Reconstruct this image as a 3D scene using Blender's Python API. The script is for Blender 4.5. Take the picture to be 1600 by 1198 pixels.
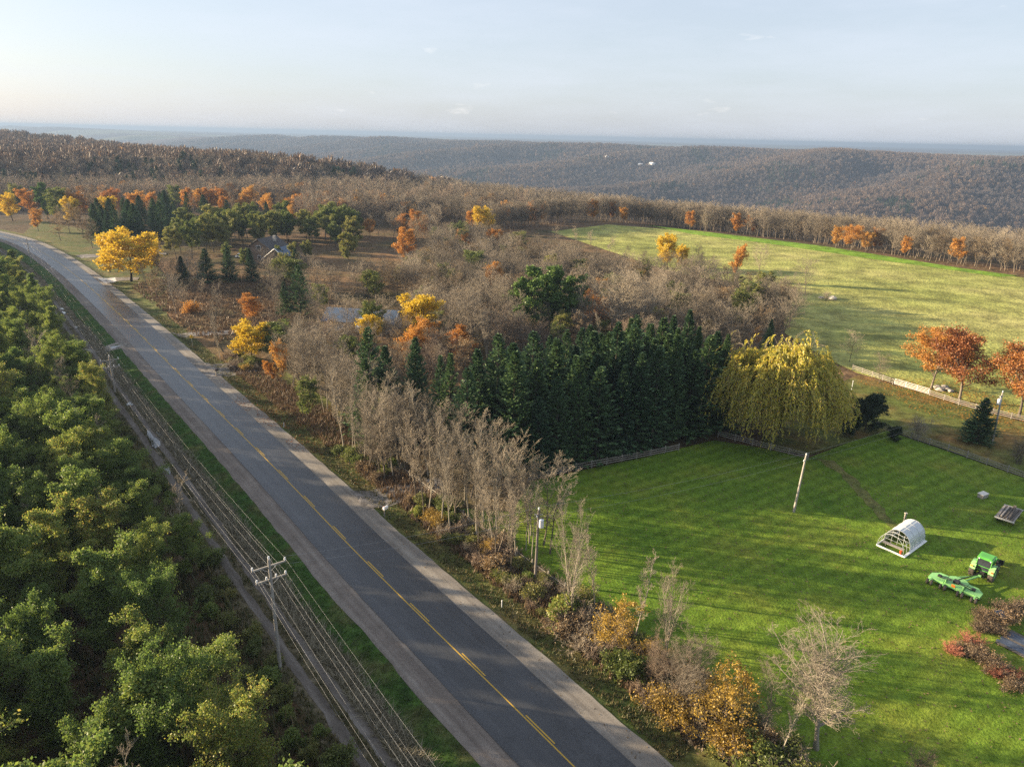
import bpy, bmesh, math, random
import numpy as np
from mathutils import Vector, Matrix

for o in list(bpy.data.objects): bpy.data.objects.remove(o)
scene = bpy.context.scene
COL = scene.collection
R = math.radians
rnd = random.Random(7)
RNG = np.random.default_rng(11)

# ------------------------------------------------------------------ camera, sky, sun, exposure
CAM_H = 45.0; PITCH = R(19.2); ROLL = R(1.3); FPX = 1111.0
cam = bpy.data.cameras.new('camera'); camo = bpy.data.objects.new('camera', cam); COL.objects.link(camo)
camo.location = (0, 0, CAM_H)
camo.rotation_euler = (Matrix.Rotation(R(90) - PITCH, 3, 'X') @ Matrix.Rotation(ROLL, 3, 'Z')).to_euler()
cam.sensor_width = 36.0; cam.lens = 36.0 * FPX / 1600.0
cam.clip_start = 0.5; cam.clip_end = 60000
scene.camera = camo

SUN_EL = R(13.0)
SUN_DIR = Vector((-0.98, 0.20, 0)).normalized()          # towards the sun, on the ground
sun = bpy.data.lights.new('sun', 'SUN'); sun.energy = 5.0; sun.angle = R(0.6); sun.color = (1.0, 0.79, 0.52)
suno = bpy.data.objects.new('sun', sun); COL.objects.link(suno)
sv = Vector((SUN_DIR.x*math.cos(SUN_EL), SUN_DIR.y*math.cos(SUN_EL), math.sin(SUN_EL)))
suno.rotation_euler = sv.to_track_quat('Z', 'Y').to_euler(); suno.location = sv*300

w = bpy.data.worlds.new('World'); scene.world = w; w.use_nodes = True
nt = w.node_tree; nt.nodes.clear()
def wn(t, **k):
    n = nt.nodes.new(t)
    for a, b in k.items(): setattr(n, a, b)
    return n
sky = wn('ShaderNodeTexSky', sky_type='NISHITA', sun_disc=False)
sky.sun_elevation = SUN_EL; sky.sun_rotation = math.atan2(SUN_DIR.x, SUN_DIR.y)
sky.altitude = 300; sky.air_density = 1.0; sky.dust_density = 2.0; sky.ozone_density = 2.0
tc = wn('ShaderNodeTexCoord'); mp = wn('ShaderNodeMapping'); mp.inputs['Scale'].default_value = (1.6, 1.6, 9.0)
nz = wn('ShaderNodeTexNoise'); nz.inputs['Scale'].default_value = 2.2; nz.inputs['Detail'].default_value = 7; nz.inputs['Roughness'].default_value = .6
rp = wn('ShaderNodeValToRGB'); rp.color_ramp.elements[0].position = .38; rp.color_ramp.elements[0].color = (.55,)*3+(1,)
rp.color_ramp.elements[1].position = .72; rp.color_ramp.elements[1].color = (.72,)*3+(1,)
veil = wn('ShaderNodeMix', data_type='RGBA'); veil.inputs['B'].default_value = (4.6, 4.95, 5.65, 1)     # thin even cloud veil
bg = wn('ShaderNodeBackground'); bg.inputs['Strength'].default_value = .051
wo = wn('ShaderNodeOutputWorld')
L = nt.links.new
L(tc.outputs['Generated'], mp.inputs['Vector']); L(mp.outputs['Vector'], nz.inputs['Vector']); L(nz.outputs['Fac'], rp.inputs['Fac'])
# a few small low cumulus
mp2 = wn('ShaderNodeMapping'); mp2.inputs['Scale'].default_value = (4.5, 4.5, 16.0); mp2.inputs['Location'].default_value = (1.3, .4, .2)
nz2 = wn('ShaderNodeTexNoise'); nz2.inputs['Scale'].default_value = 2.6; nz2.inputs['Detail'].default_value = 6
rp2 = wn('ShaderNodeValToRGB'); rp2.color_ramp.elements[0].position = .68; rp2.color_ramp.elements[1].position = .80
rp2.color_ramp.elements[1].color = (.38,)*3+(1,)
cum = wn('ShaderNodeMix', data_type='RGBA'); cum.inputs['B'].default_value = (7.4, 7.0, 6.7, 1)
L(tc.outputs['Generated'], mp2.inputs['Vector']); L(mp2.outputs['Vector'], nz2.inputs['Vector']); L(nz2.outputs['Fac'], rp2.inputs['Fac'])
L(rp.outputs['Color'], veil.inputs['Factor']); L(sky.outputs['Color'], veil.inputs['A'])
L(rp2.outputs['Color'], cum.inputs['Factor']); L(veil.outputs['Result'], cum.inputs['A'])
L(cum.outputs['Result'], bg.inputs['Color']); L(bg.outputs['Background'], wo.inputs['Surface'])

vs = scene.view_settings
vs.view_transform = 'Standard'; vs.look = 'None'; vs.exposure = 1.9; vs.gamma = 1.0; vs.use_curve_mapping = False
scene.cycles.max_bounces = 5; scene.cycles.diffuse_bounces = 3; scene.cycles.transmission_bounces = 4
scene.cycles.transparent_max_bounces = 6; scene.cycles.volume_bounces = 0; scene.cycles.glossy_bounces = 2
scene.cycles.use_adaptive_sampling = True; scene.cycles.adaptive_threshold = .008
try: scene.cycles.use_denoising = False
except Exception: pass
scene.render.use_persistent_data = False

# ------------------------------------------------------------------ terrain
def sstep(a, b, x):
    t = np.clip((x - a)/(b - a), 0, 1); return t*t*(3 - 2*t)
def hash2(i, j, s):
    n = (i*374761393 + j*668265263 + s*1442695041) & 0x7fffffff
    n = ((n ^ (n >> 13))*1274126177) & 0x7fffffff
    return ((n ^ (n >> 16)) & 0xffff)/65535.0
def vnoise(x, y, s=0):
    xi = np.floor(x).astype(np.int64); yi = np.floor(y).astype(np.int64)
    fx = x - xi; fy = y - yi; fx = fx*fx*(3-2*fx); fy = fy*fy*(3-2*fy)
    a = hash2(xi, yi, s); b = hash2(xi+1, yi, s); c = hash2(xi, yi+1, s); d = hash2(xi+1, yi+1, s)
    return (a*(1-fx)+b*fx)*(1-fy) + (c*(1-fx)+d*fx)*fy
def fbm(x, y, s=0, o=4):
    t = 0; a = .5
    for k in range(o): t = t + a*vnoise(x*2**k, y*2**k, s+k); a *= .5
    return t

# road centre line on the ground, in metres
CL = [(67, -36), (36, 2), (5.3, 41.3), (-7.5, 57.3), (-17.7, 70.2), (-26.0, 81.1), (-37.9, 96.5), (-58.9, 123.0), (-72.2, 139.9),
      (-91.3, 164.3), (-122.1, 202.5), (-147.9, 233.5), (-177.2, 266.2), (-211.7, 299.0), (-262, 331), (-330, 358), (-430, 378)]
def catmull(P, n=14):
    P = [np.array(p, float) for p in P]; P = [2*P[0]-P[1]] + P + [2*P[-1]-P[-2]]; out = []
    for i in range(1, len(P)-2):
        for k in range(n):
            t = k/n; a, b, c, d = P[i-1:i+3]
            out.append(.5*(2*b + (c-a)*t + (2*a-5*b+4*c-d)*t*t + (3*b-a-3*c+d)*t**3))
    out.append(P[-2]); return np.array(out)
RC = catmull(CL)
for _ in range(12): RC[1:-1] = .25*RC[:-2] + .5*RC[1:-1] + .25*RC[2:]
_seg = np.hypot(*np.diff(RC, axis=0).T); RS = np.concatenate([[0], np.cumsum(_seg)])
def road_at(s, off=0.0):
    s = np.asarray(s, float)
    x = np.interp(s, RS, RC[:, 0]); y = np.interp(s, RS, RC[:, 1])
    dx = np.interp(s+1.5, RS, RC[:, 0]) - np.interp(s-1.5, RS, RC[:, 0]); dy = np.interp(s+1.5, RS, RC[:, 1]) - np.interp(s-1.5, RS, RC[:, 1])
    l = np.hypot(dx, dy); return x + dy/l*off, y - dx/l*off
_rs = np.linspace(0, RS[-1], 140); _rx, _ry = road_at(_rs)
def road_so(x, y):                                   # station and signed offset of a point
    x = np.asarray(x, float); y = np.asarray(y, float)
    best = np.full(x.shape, 1e9); st = np.zeros(x.shape); sg = np.zeros(x.shape)
    for i in range(len(_rs)-1):
        ax, ay = _rx[i], _ry[i]; dx = _rx[i+1]-ax; dy = _ry[i+1]-ay; l2 = dx*dx+dy*dy
        t = np.clip(((x-ax)*dx + (y-ay)*dy)/l2, 0, 1); ex = x-ax-dx*t; ey = y-ay-dy*t
        d = ex*ex+ey*ey; m = d < best
        best = np.where(m, d, best); st = np.where(m, _rs[i]+t*(_rs[i+1]-_rs[i]), st); sg = np.where(m, np.sign(dy*ex-dx*ey), sg)
    return st, np.sqrt(best)*np.where(sg == 0, 1, sg)

def SV(x, y): return .68*(x-50) + .73*(y-388)        # distance across the valley edge
def H(x, y, road=True):
    x = np.asarray(x, float); y = np.asarray(y, float)
    s = SV(x, y); t = -.73*(x-50) + .68*(y-388); d = np.hypot(x, y)
    z = 3.2*(fbm(x/150+3, y/150+7, 3, 2)-.37)*sstep(110, 190, d)
    z = z + 1.6*sstep(-160, -40, s)*sstep(40, 0, s)*sstep(110, 200, d)
    # valley, far side with spurs and gullies
    z = z - 128*sstep(12, 620, s + 40*(fbm(t/160, s/400, 21, 2)-.4)*sstep(0, 60, s))
    side = sstep(820, 1150, s)*sstep(2600, 1800, s)
    z = z + (128+4)*sstep(900, 2350, s + 330*(fbm(t/520+.3, s/1500, 5, 3)-.45)) + side*(30*np.sin(t/95+s/420+5*fbm(t/700, s/600, 9, 2))*(.4+1.0*fbm(t/500, s/500, 12, 2)) + 40*(fbm(t/210, s/300, 15, 3)-.45))
    far = sstep(2300, 3600, s)
    z = z + 9*(fbm(t/600+9, s/1200, 33, 3)-.5)*sstep(1700, 2300, s) + far*(26*(fbm(x/1500, y/1500, 31, 3)-.52) - 24)
    z = z + 26*sstep(6500, 9500, d)*(fbm(x/2600+1.7, y/2600, 41, 2)-.05) - 24*sstep(4300, 6200, d)*sstep(9500, 7200, d)
    # wooded hill up the road on the near side of the valley
    m = sstep(170, -60, s)
    z = z + m*(12*sstep(560, 640, y-.25*x) + 9*sstep(860, 1080, y-.1*x) + 9*(fbm(x/260, y/260, 51, 3)-.45)*sstep(560, 800, y))
    if road:
        st, off = road_so(x, y); a = np.abs(off)
        z = z*sstep(9, 34, a)
        z = z + .22*sstep(7.6, 5.6, a) - .38*np.exp(-((off+9.3)/1.3)**2) - .25*np.exp(-((off-8.0)/1.2)**2)
    return z
GX0, GY0, GS = -470.0, -60.0, 1.5
_gx = np.arange(GX0, 380, GS); _gy = np.arange(GY0, 520, GS); _GXX, _GYY = np.meshgrid(_gx, _gy)
_OFF = road_so(_GXX, _GYY)[1]; _HG = H(_GXX, _GYY)
def lut(T, x, y):
    x = np.asarray(x, float); y = np.asarray(y, float)
    fx = np.clip((x-GX0)/GS, 0, len(_gx)-1.001); fy = np.clip((y-GY0)/GS, 0, len(_gy)-1.001); i = fx.astype(int); j = fy.astype(int); fx = fx-i; fy = fy-j
    return (T[j, i]*(1-fx)+T[j, i+1]*fx)*(1-fy)+(T[j+1, i]*(1-fx)+T[j+1, i+1]*fx)*fy
def in_lut(x, y): return (x > GX0) & (x < _gx[-1]-2) & (y > GY0) & (y < _gy[-1]-2)
def Hq(x, y):
    x = np.asarray(x, float); y = np.asarray(y, float); m = in_lut(x, y)
    if m.all(): return lut(_HG, x, y)
    return np.where(m, lut(_HG, x, y), H(x, y, False))
def offq(x, y): return float(lut(_OFF, x, y))
def hz(x, y): return float(Hq(np.array([x]), np.array([y]))[0])
def view_dir(u, v):
    x = (u-800)/FPX; y = -(v-599)/FPX; c, s = math.cos(ROLL), math.sin(ROLL); x, y = x*c-y*s, x*s+y*c
    return np.array([x, math.cos(PITCH)+y*math.sin(PITCH), -math.sin(PITCH)+y*math.cos(PITCH)])
def gp(u, v):                                        # the ground point that the photograph shows at (u, v)
    d = view_dir(u, v); t = np.geomspace(30, 9000, 900)
    x, y, z = d[0]*t, d[1]*t, CAM_H+d[2]*t
    st = z - Hq(x, y); i = int(np.argmax(st < 0)) or len(t)-1
    f = st[i-1]/(st[i-1]-st[i]); tt = t[i-1] + (t[i]-t[i-1])*f
    return float(d[0]*tt), float(d[1]*tt)
def top_height(x, y, vt, u):                         # height of a thing at (x, y) whose top shows at row vt
    d = view_dir(u, vt); t = y/d[1]; return max(.6, CAM_H + d[2]*t - hz(x, y))

# ------------------------------------------------------------------ materials
def mat(name):
    m = bpy.data.materials.new(name); m.use_nodes = True; n = m.node_tree; n.nodes.clear(); return m, n
def N(n, t, ins=None, **k):
    q = n.nodes.new(t)
    for a, b in k.items(): setattr(q, a, b)
    for a, b in (ins or {}).items(): q.inputs[a].default_value = b
    return q
def ramp(n, stops):
    r = n.nodes.new('ShaderNodeValToRGB'); e = r.color_ramp.elements
    e[0].position, e[0].color = stops[0][0], tuple(stops[0][1])+(1,)
    e[1].position, e[1].color = stops[-1][0], tuple(stops[-1][1])+(1,)
    for p, c in stops[1:-1]: q = e.new(p); q.color = tuple(c)+(1,)
    return r
def noise(n, scale, detail=4, rough=.55, vec=None, sc=None):
    q = N(n, 'ShaderNodeTexNoise', {'Scale': scale, 'Detail': detail, 'Roughness': rough})
    if vec is None:
        g = n.nodes.new('ShaderNodeNewGeometry'); vec = g.outputs['Position']
    if sc:
        m = N(n, 'ShaderNodeMapping', {'Scale': sc}); n.links.new(vec, m.inputs['Vector']); vec = m.outputs['Vector']
    n.links.new(vec, q.inputs['Vector']); return q
def mixc(n, fac, a, b, mode='MIX'):
    q = N(n, 'ShaderNodeMix', data_type='RGBA', blend_type=mode)
    for key, v in (('Factor', fac), ('A', a), ('B', b)):
        if hasattr(v, 'node'): n.links.new(v, q.inputs[key])
        elif isinstance(v, (int, float)): q.inputs[key].default_value = v
        else: q.inputs[key].default_value = tuple(v)+(1,)
    return q.outputs['Result']
def finish(n, color, rough=.9, bump=None, bstr=.3, bdist=.05, metal=0, spec=.3):
    b = N(n, 'ShaderNodeBsdfPrincipled', {'Roughness': rough, 'Metallic': metal, 'Specular IOR Level': spec})
    o = n.nodes.new('ShaderNodeOutputMaterial'); n.links.new(b.outputs[0], o.inputs['Surface'])
    if hasattr(color, 'node'): n.links.new(color, b.inputs['Base Color'])
    else: b.inputs['Base Color'].default_value = tuple(color)+(1,)
    if bump is not None:
        q = N(n, 'ShaderNodeBump', {'Strength': bstr, 'Distance': bdist}); n.links.new(bump, q.inputs['Height']); n.links.new(q.outputs[0], b.inputs['Normal'])
    return b
def plain(name, c, rough=.7, metal=0, var=.25, scale=3.0, spec=.4):
    m, n = mat(name); q = noise(n, scale, 4)
    d = tuple(x*(1-var) for x in c); l = tuple(min(1, x*(1+var)) for x in c)
    r = ramp(n, [(.3, d), (.7, l)]); n.links.new(q.outputs['Fac'], r.inputs['Fac']); finish(n, r.outputs['Color'], rough, metal=metal, spec=spec); return m
def blend_ground(name, cols, s1, s2, s3, bdist=.06, bstr=.6):
    m, n = mat(name)
    a = noise(n, s1, 5, .6); r = ramp(n, [(.30, cols[0]), (.50, cols[1]), (.70, cols[2])]); n.links.new(a.outputs['Fac'], r.inputs['Fac'])
    b = noise(n, s2, 4, .6); r2 = ramp(n, [(.35, (.62,)*3), (.65, (1.35,)*3)]); n.links.new(b.outputs['Fac'], r2.inputs['Fac'])
    c1 = mixc(n, 1.0, r.outputs['Color'], r2.outputs['Color'], 'MULTIPLY')
    f = noise(n, s3, 3, .7); r3 = ramp(n, [(.3, (.66,)*3), (.7, (1.34,)*3)]); n.links.new(f.outputs['Fac'], r3.inputs['Fac'])
    c2 = mixc(n, 1.0, c1, r3.outputs['Color'], 'MULTIPLY')
    finish(n, c2, 1.0, f.outputs['Fac'], bstr, bdist, spec=.1); return m

def road_vec(n, sx, sy):
    a = N(n, 'ShaderNodeAttribute', attribute_name='off'); b = N(n, 'ShaderNodeAttribute', attribute_name='sta'); c = n.nodes.new('ShaderNodeCombineXYZ')
    for q, s_, k in ((a, sx, 0), (b, sy, 1)):
        m = N(n, 'ShaderNodeMath', {1: s_}, operation='MULTIPLY'); n.links.new(q.outputs['Fac'], m.inputs[0]); n.links.new(m.outputs[0], c.inputs[k])
    return c.outputs[0]
def strip_mat(name, cols, sx=1.6, sy=.05, fine=8.0):
    """loose surface with streaks dragged along the road"""
    m, n = mat(name); a = noise(n, 1.0, 5, .6, vec=road_vec(n, sx, sy)); r = ramp(n, [(.3, cols[0]), (.5, cols[1]), (.7, cols[2])]); n.links.new(a.outputs['Fac'], r.inputs['Fac'])
    b = noise(n, .5, 4, .6); r2 = ramp(n, [(.3, (.84,)*3), (.7, (1.14,)*3)]); n.links.new(b.outputs['Fac'], r2.inputs['Fac'])
    f = noise(n, fine, 3, .8); r3 = ramp(n, [(.3, (.76,)*3), (.7, (1.24,)*3)]); n.links.new(f.outputs['Fac'], r3.inputs['Fac'])
    finish(n, mixc(n, 1.0, mixc(n, 1.0, r.outputs['Color'], r2.outputs['Color'], 'MULTIPLY'), r3.outputs['Color'], 'MULTIPLY'), .95, f.outputs['Fac'], .4, .03, spec=.15); return m
M = {}
M['ground'] = blend_ground('rough_ground', [(.060, .062, .022), (.115, .084, .045), (.16, .105, .06)], .035, .3, 2.4, .15)
M['woodfloor'] = blend_ground('leaf_litter', [(.045, .042, .02), (.10, .062, .035), (.15, .085, .045)], .12, .7, 3.5, .12)
M['verge'] = blend_ground('verge_grass', [(.028, .064, .013), (.042, .08, .016), (.085, .08, .032)], .22, .9, 5.0, .1)
M['verge2'] = blend_ground('dry_verge_grass', [(.055, .085, .02), (.09, .095, .03), (.15, .11, .05)], .16, .8, 4.0, .1)
M['weeds'] = blend_ground('dry_weeds', [(.045, .042, .022), (.09, .075, .042), (.17, .145, .10)], .5, 1.6, 6.0, .15)
M['field'] = blend_ground('hay_field_grass', [(.215, .235, .058), (.275, .28, .08), (.33, .305, .11)], .025, .14, 1.1, .35, .9)
M['margin'] = blend_ground('green_field_margin', [(.12, .22, .02), (.15, .26, .025), (.19, .27, .04)], .05, .3, 1.5, .1)
M['yard'] = blend_ground('yard_grass', [(.075, .105, .022), (.11, .115, .032), (.20, .12, .045)], .09, .5, 3.0, .08)
M['path'] = blend_ground('worn_grass', [(.10, .125, .028), (.135, .135, .04), (.17, .145, .055)], .3, .8, 4.0, .08)
M['meadow'] = blend_ground('brown_meadow', [(.09, .075, .03), (.15, .095, .048), (.21, .12, .06)], .06, .35, 2.0, .25, .9)
M['gravel'] = strip_mat('road_gravel', [(.15, .135, .118), (.205, .185, .16), (.26, .24, .21)])
M['gravel_brown'] = strip_mat('brown_road_gravel', [(.125, .105, .09), (.17, .145, .125), (.22, .195, .17)])
M['gravel2'] = blend_ground('loose_gravel', [(.16, .145, .125), (.20, .18, .155), (.25, .225, .195)], .3, 1.2, 8.0, .03, .3)
M['mud'] = strip_mat('track_mud', [(.075, .063, .052), (.125, .108, .092), (.19, .17, .15)], 1.2, .12)
M['drive'] = blend_ground('driveway_gravel', [(.13, .12, .11), (.18, .165, .15), (.25, .23, .21)], .3, 1.2, 6.0, .04)
M['concrete'] = plain('concrete_apron', (.52, .52, .5), .8, var=.12, scale=1.2)
def lawn_mat():
    m, n = mat('mown_lawn')
    g = n.nodes.new('ShaderNodeNewGeometry')
    # mowing bands run away from the road
    mpn = N(n, 'ShaderNodeMapping', {'Rotation': (0, 0, R(-33))}); n.links.new(g.outputs['Position'], mpn.inputs['Vector'])
    wv = N(n, 'ShaderNodeTexWave', {'Scale': .16, 'Distortion': 1.8, 'Detail': 3, 'Detail Scale': .3}, bands_direction='Y'); n.links.new(mpn.outputs[0], wv.inputs['Vector'])
    a = noise(n, .10, 5, .6); r = ramp(n, [(.28, (.070, .135, .016)), (.5, (.108, .175, .021)), (.66, (.148, .188, .028)), (.82, (.19, .165, .046))]); n.links.new(a.outputs['Fac'], r.inputs['Fac'])
    r2 = ramp(n, [(.2, (.89,)*3), (.8, (1.10,)*3)]); n.links.new(wv.outputs['Fac'], r2.inputs['Fac'])
    c = mixc(n, 1.0, r.outputs['Color'], r2.outputs['Color'], 'MULTIPLY')
    b = noise(n, 1.1, 4, .7, sc=(1, .6, 1)); r3 = ramp(n, [(.32, (.70, .72, .6)), (.68, (1.32, 1.26, 1.2))]); n.links.new(b.outputs['Fac'], r3.inputs['Fac'])
    c = mixc(n, 1.0, c, r3.outputs['Color'], 'MULTIPLY')
    f = noise(n, 4.2, 3, .75); r4 = ramp(n, [(.3, (.62,)*3), (.7, (1.4,)*3)]); n.links.new(f.outputs['Fac'], r4.inputs['Fac'])
    c = mixc(n, 1.0, c, r4.outputs['Color'], 'MULTIPLY')
    finish(n, c, 1.0, f.outputs['Fac'], .9, .12, spec=.08); return m
M['lawn'] = lawn_mat()
def asphalt_mat():
    m, n = mat('asphalt')
    a = noise(n, .05, 4); b = noise(n, 14, 3, .7); at = N(n, 'ShaderNodeAttribute', attribute_name='off')
    # wheel paths are polished lighter
    w1 = N(n, 'ShaderNodeMath', operation='ABSOLUTE'); n.links.new(at.outputs['Fac'], w1.inputs[0])
    s1 = N(n, 'ShaderNodeMath', {1: 1.75}, operation='SUBTRACT'); n.links.new(w1.outputs[0], s1.inputs[0])
    p1 = N(n, 'ShaderNodeMath', operation='ABSOLUTE'); n.links.new(s1.outputs[0], p1.inputs[0])
    rr = ramp(n, [(.0, (.034, .036, .040)), (.45, (.036, .038, .042)), (.8, (.046, .048, .052)), (1, (.036, .038, .042))]); n.links.new(p1.outputs[0], rr.inputs['Fac'])
    ra = ramp(n, [(.3, (.85,)*3), (.7, (1.2,)*3)]); n.links.new(a.outputs['Fac'], ra.inputs['Fac'])
    rb = ramp(n, [(.3, (.8,)*3), (.7, (1.2,)*3)]); n.links.new(b.outputs['Fac'], rb.inputs['Fac'])
    st = noise(n, .35, 4, .6, sc=(1, 1, 1)); rs = ramp(n, [(.35, (.86,)*3), (.6, (1.08,)*3)]); n.links.new(st.outputs['Fac'], rs.inputs['Fac'])
    c = mixc(n, 1.0, mixc(n, 1.0, mixc(n, 1.0, rr.outputs['Color'], ra.outputs['Color'], 'MULTIPLY'), rb.outputs['Color'], 'MULTIPLY'), rs.outputs['Color'], 'MULTIPLY')
    rv = road_vec(n, .55, .16); dn = noise(n, 1.2, 3, .6); vd = N(n, 'ShaderNodeVectorMath', {'Scale': .5}, operation='SCALE'); n.links.new(dn.outputs['Color'], vd.inputs[0])
    va = N(n, 'ShaderNodeVectorMath', operation='ADD'); n.links.new(rv, va.inputs[0]); n.links.new(vd.outputs[0], va.inputs[1])
    vo = N(n, 'ShaderNodeTexVoronoi', {'Scale': .8}, feature='DISTANCE_TO_EDGE'); n.links.new(va.outputs[0], vo.inputs['Vector'])
    cr = ramp(n, [(.0, (.55,)*3), (.022, (1,)*3)]); n.links.new(vo.outputs['Distance'], cr.inputs['Fac'])
    lk = noise(n, 1.0, 3, .6, vec=road_vec(n, 1.1, .012)); lr = ramp(n, [(.3, (.82,)*3), (.7, (1.2,)*3)]); n.links.new(lk.outputs['Fac'], lr.inputs['Fac'])
    c = mixc(n, 1.0, mixc(n, .8, c, cr.outputs['Color'], 'MULTIPLY'), lr.outputs['Color'], 'MULTIPLY')
    finish(n, c, .36, b.outputs['Fac'], .25, .01, spec=.5); return m
M['asphalt'] = asphalt_mat()
def paint_mat():
    m, n = mat('yellow_road_paint'); a = noise(n, 6, 4, .7); r = ramp(n, [(.25, (.10, .085, .05)), (.42, (.42, .27, .04)), (.75, (.55, .34, .045))])
    n.links.new(a.outputs['Fac'], r.inputs['Fac']); finish(n, r.outputs['Color'], .7); return m
M['paint'] = paint_mat()
def far_ground():
    m, n = mat('wooded_terrain')
    a = noise(n, .004, 6, .6); r = ramp(n, [(.3, (.055, .05, .042)), (.5, (.088, .066, .052)), (.7, (.115, .08, .056))]); n.links.new(a.outputs['Fac'], r.inputs['Fac'])
    b = noise(n, .05, 5, .7); r2 = ramp(n, [(.35, (.6,)*3), (.65, (1.4,)*3)]); n.links.new(b.outputs['Fac'], r2.inputs['Fac'])
    c = mixc(n, 1.0, r.outputs['Color'], r2.outputs['Color'], 'MULTIPLY')
    # open farmland on the distant plateau
    g = n.nodes.new('ShaderNodeNewGeometry'); vo = N(n, 'ShaderNodeTexVoronoi', {'Scale': .0011}); n.links.new(g.outputs['Position'], vo.inputs['Vector'])
    sx = N(n, 'ShaderNodeSeparateColor'); n.links.new(vo.outputs['Color'], sx.inputs[0])
    ff = N(n, 'ShaderNodeMath', {1: .72}, operation='GREATER_THAN'); n.links.new(sx.outputs[0], ff.inputs[0])
    ln = N(n, 'ShaderNodeVectorMath', operation='LENGTH'); n.links.new(g.outputs['Position'], ln.inputs[0])
    gt = N(n, 'ShaderNodeMath', {1: 6500}, operation='GREATER_THAN'); n.links.new(ln.outputs['Value'], gt.inputs[0])
    mu = N(n, 'ShaderNodeMath', operation='MULTIPLY'); n.links.new(ff.outputs[0], mu.inputs[0]); n.links.new(gt.outputs[0], mu.inputs[1])
    c = mixc(n, mu.outputs[0], c, (.15, .15, .085))
    # near ground: rough grass and brown weeds
    a2 = noise(n, .035, 5, .6); q = ramp(n, [(.30, (.060, .060, .024)), (.50, (.115, .080, .045)), (.70, (.17, .105, .06))]); n.links.new(a2.outputs['Fac'], q.inputs['Fac'])
    b2 = noise(n, .4, 4, .7); q2 = ramp(n, [(.35, (.6,)*3), (.65, (1.4,)*3)]); n.links.new(b2.outputs['Fac'], q2.inputs['Fac'])
    b3 = noise(n, 2.6, 3, .7); q3 = ramp(n, [(.3, (.65,)*3), (.7, (1.35,)*3)]); n.links.new(b3.outputs['Fac'], q3.inputs['Fac'])
    cn = mixc(n, 1.0, mixc(n, 1.0, q.outputs['Color'], q2.outputs['Color'], 'MULTIPLY'), q3.outputs['Color'], 'MULTIPLY')
    mr = N(n, 'ShaderNodeMapRange', {'From Min': 330, 'From Max': 520}); n.links.new(ln.outputs['Value'], mr.inputs['Value'])
    finish(n, mixc(n, mr.outputs[0], cn, c), 1.0, b.outputs['Fac'], .5, 3.0, spec=.05); return m
M['terrain'] = far_ground()
def leaf_mat(name, stops, trans=.35, rnd_obj=.5, sat=1.0):
    """leaves: colour varies from leaf to leaf and from tree to tree"""
    m, n = mat(name)
    g = n.nodes.new('ShaderNodeNewGeometry'); oi = n.nodes.new('ShaderNodeObjectInfo')
    mx = N(n, 'ShaderNodeMix', {'Factor': rnd_obj}, data_type='FLOAT'); n.links.new(g.outputs['Random Per Island'], mx.inputs['A']); n.links.new(oi.outputs['Random'], mx.inputs['B'])
    r = ramp(n, stops); n.links.new(mx.outputs['Result'], r.inputs['Fac'])
    d = N(n, 'ShaderNodeBsdfDiffuse'); t = n.nodes.new('ShaderNodeBsdfTranslucent'); gl = N(n, 'ShaderNodeBsdfGlossy', {'Roughness': .5, 'Color': (.9, .9, .9, 1)})
    n.links.new(r.outputs['Color'], d.inputs['Color']); n.links.new(r.outputs['Color'], t.inputs['Color'])
    ms = N(n, 'ShaderNodeMixShader', {'Fac': trans}); n.links.new(d.outputs[0], ms.inputs[1]); n.links.new(t.outputs[0], ms.inputs[2])
    m2 = N(n, 'ShaderNodeMixShader', {'Fac': .025}); n.links.new(ms.outputs[0], m2.inputs[1]); n.links.new(gl.outputs[0], m2.inputs[2])
    o = n.nodes.new('ShaderNodeOutputMaterial'); n.links.new(m2.outputs[0], o.inputs['Surface']); return m
M['leaf_green'] = leaf_mat('green_leaves', [(.12, (.09, .15, .036)), (.4, (.145, .215, .042)), (.65, (.215, .262, .05)), (.85, (.31, .305, .06)), (.97, (.38, .28, .07))], .48, .45)
M['leaf_olive'] = leaf_mat('olive_leaves', [(.2, (.085, .12, .026)), (.55, (.165, .19, .042)), (.85, (.27, .235, .06))], .4)
M['leaf_yellow'] = leaf_mat('yellow_leaves', [(.1, (.46, .33, .02)), (.5, (.64, .46, .03)), (.9, (.66, .44, .05))], .4, .3)
M['leaf_orange'] = leaf_mat('orange_leaves', [(.1, (.34, .14, .03)), (.45, (.46, .215, .04)), (.75, (.54, .28, .05)), (.95, (.40, .27, .08))], .4, .55)
M['leaf_rust'] = leaf_mat('rust_leaves', [(.1, (.19, .065, .025)), (.5, (.30, .115, .032)), (.9, (.42, .19, .045))], .35, .4)
M['leaf_tan'] = leaf_mat('tan_leaves', [(.1, (.12, .085, .05)), (.5, (.19, .135, .075)), (.9, (.30, .19, .08))], .3, .6)
M['leaf_gold'] = leaf_mat('dull_gold_leaves', [(.1, (.22, .15, .035)), (.5, (.36, .24, .04)), (.9, (.48, .31, .05))], .35, .3)
M['leaf_willow'] = leaf_mat('willow_leaves', [(.1, (.28, .30, .045)), (.4, (.43, .40, .055)), (.7, (.56, .49, .07)), (.95, (.66, .48, .08))], .5, .1)
M['needle'] = leaf_mat('spruce_needles', [(.1, (.034, .074, .04)), (.5, (.062, .118, .05)), (.9, (.105, .17, .055))], .22, .45)
M['needle_pine'] = leaf_mat('pine_needles', [(.1, (.045, .095, .022)), (.5, (.075, .145, .026)), (.9, (.12, .18, .035))], .2, .4)
M['leaf_cedar'] = leaf_mat('cedar_foliage', [(.1, (.014, .03, .012)), (.9, (.035, .055, .02))], .1, .3)
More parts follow.
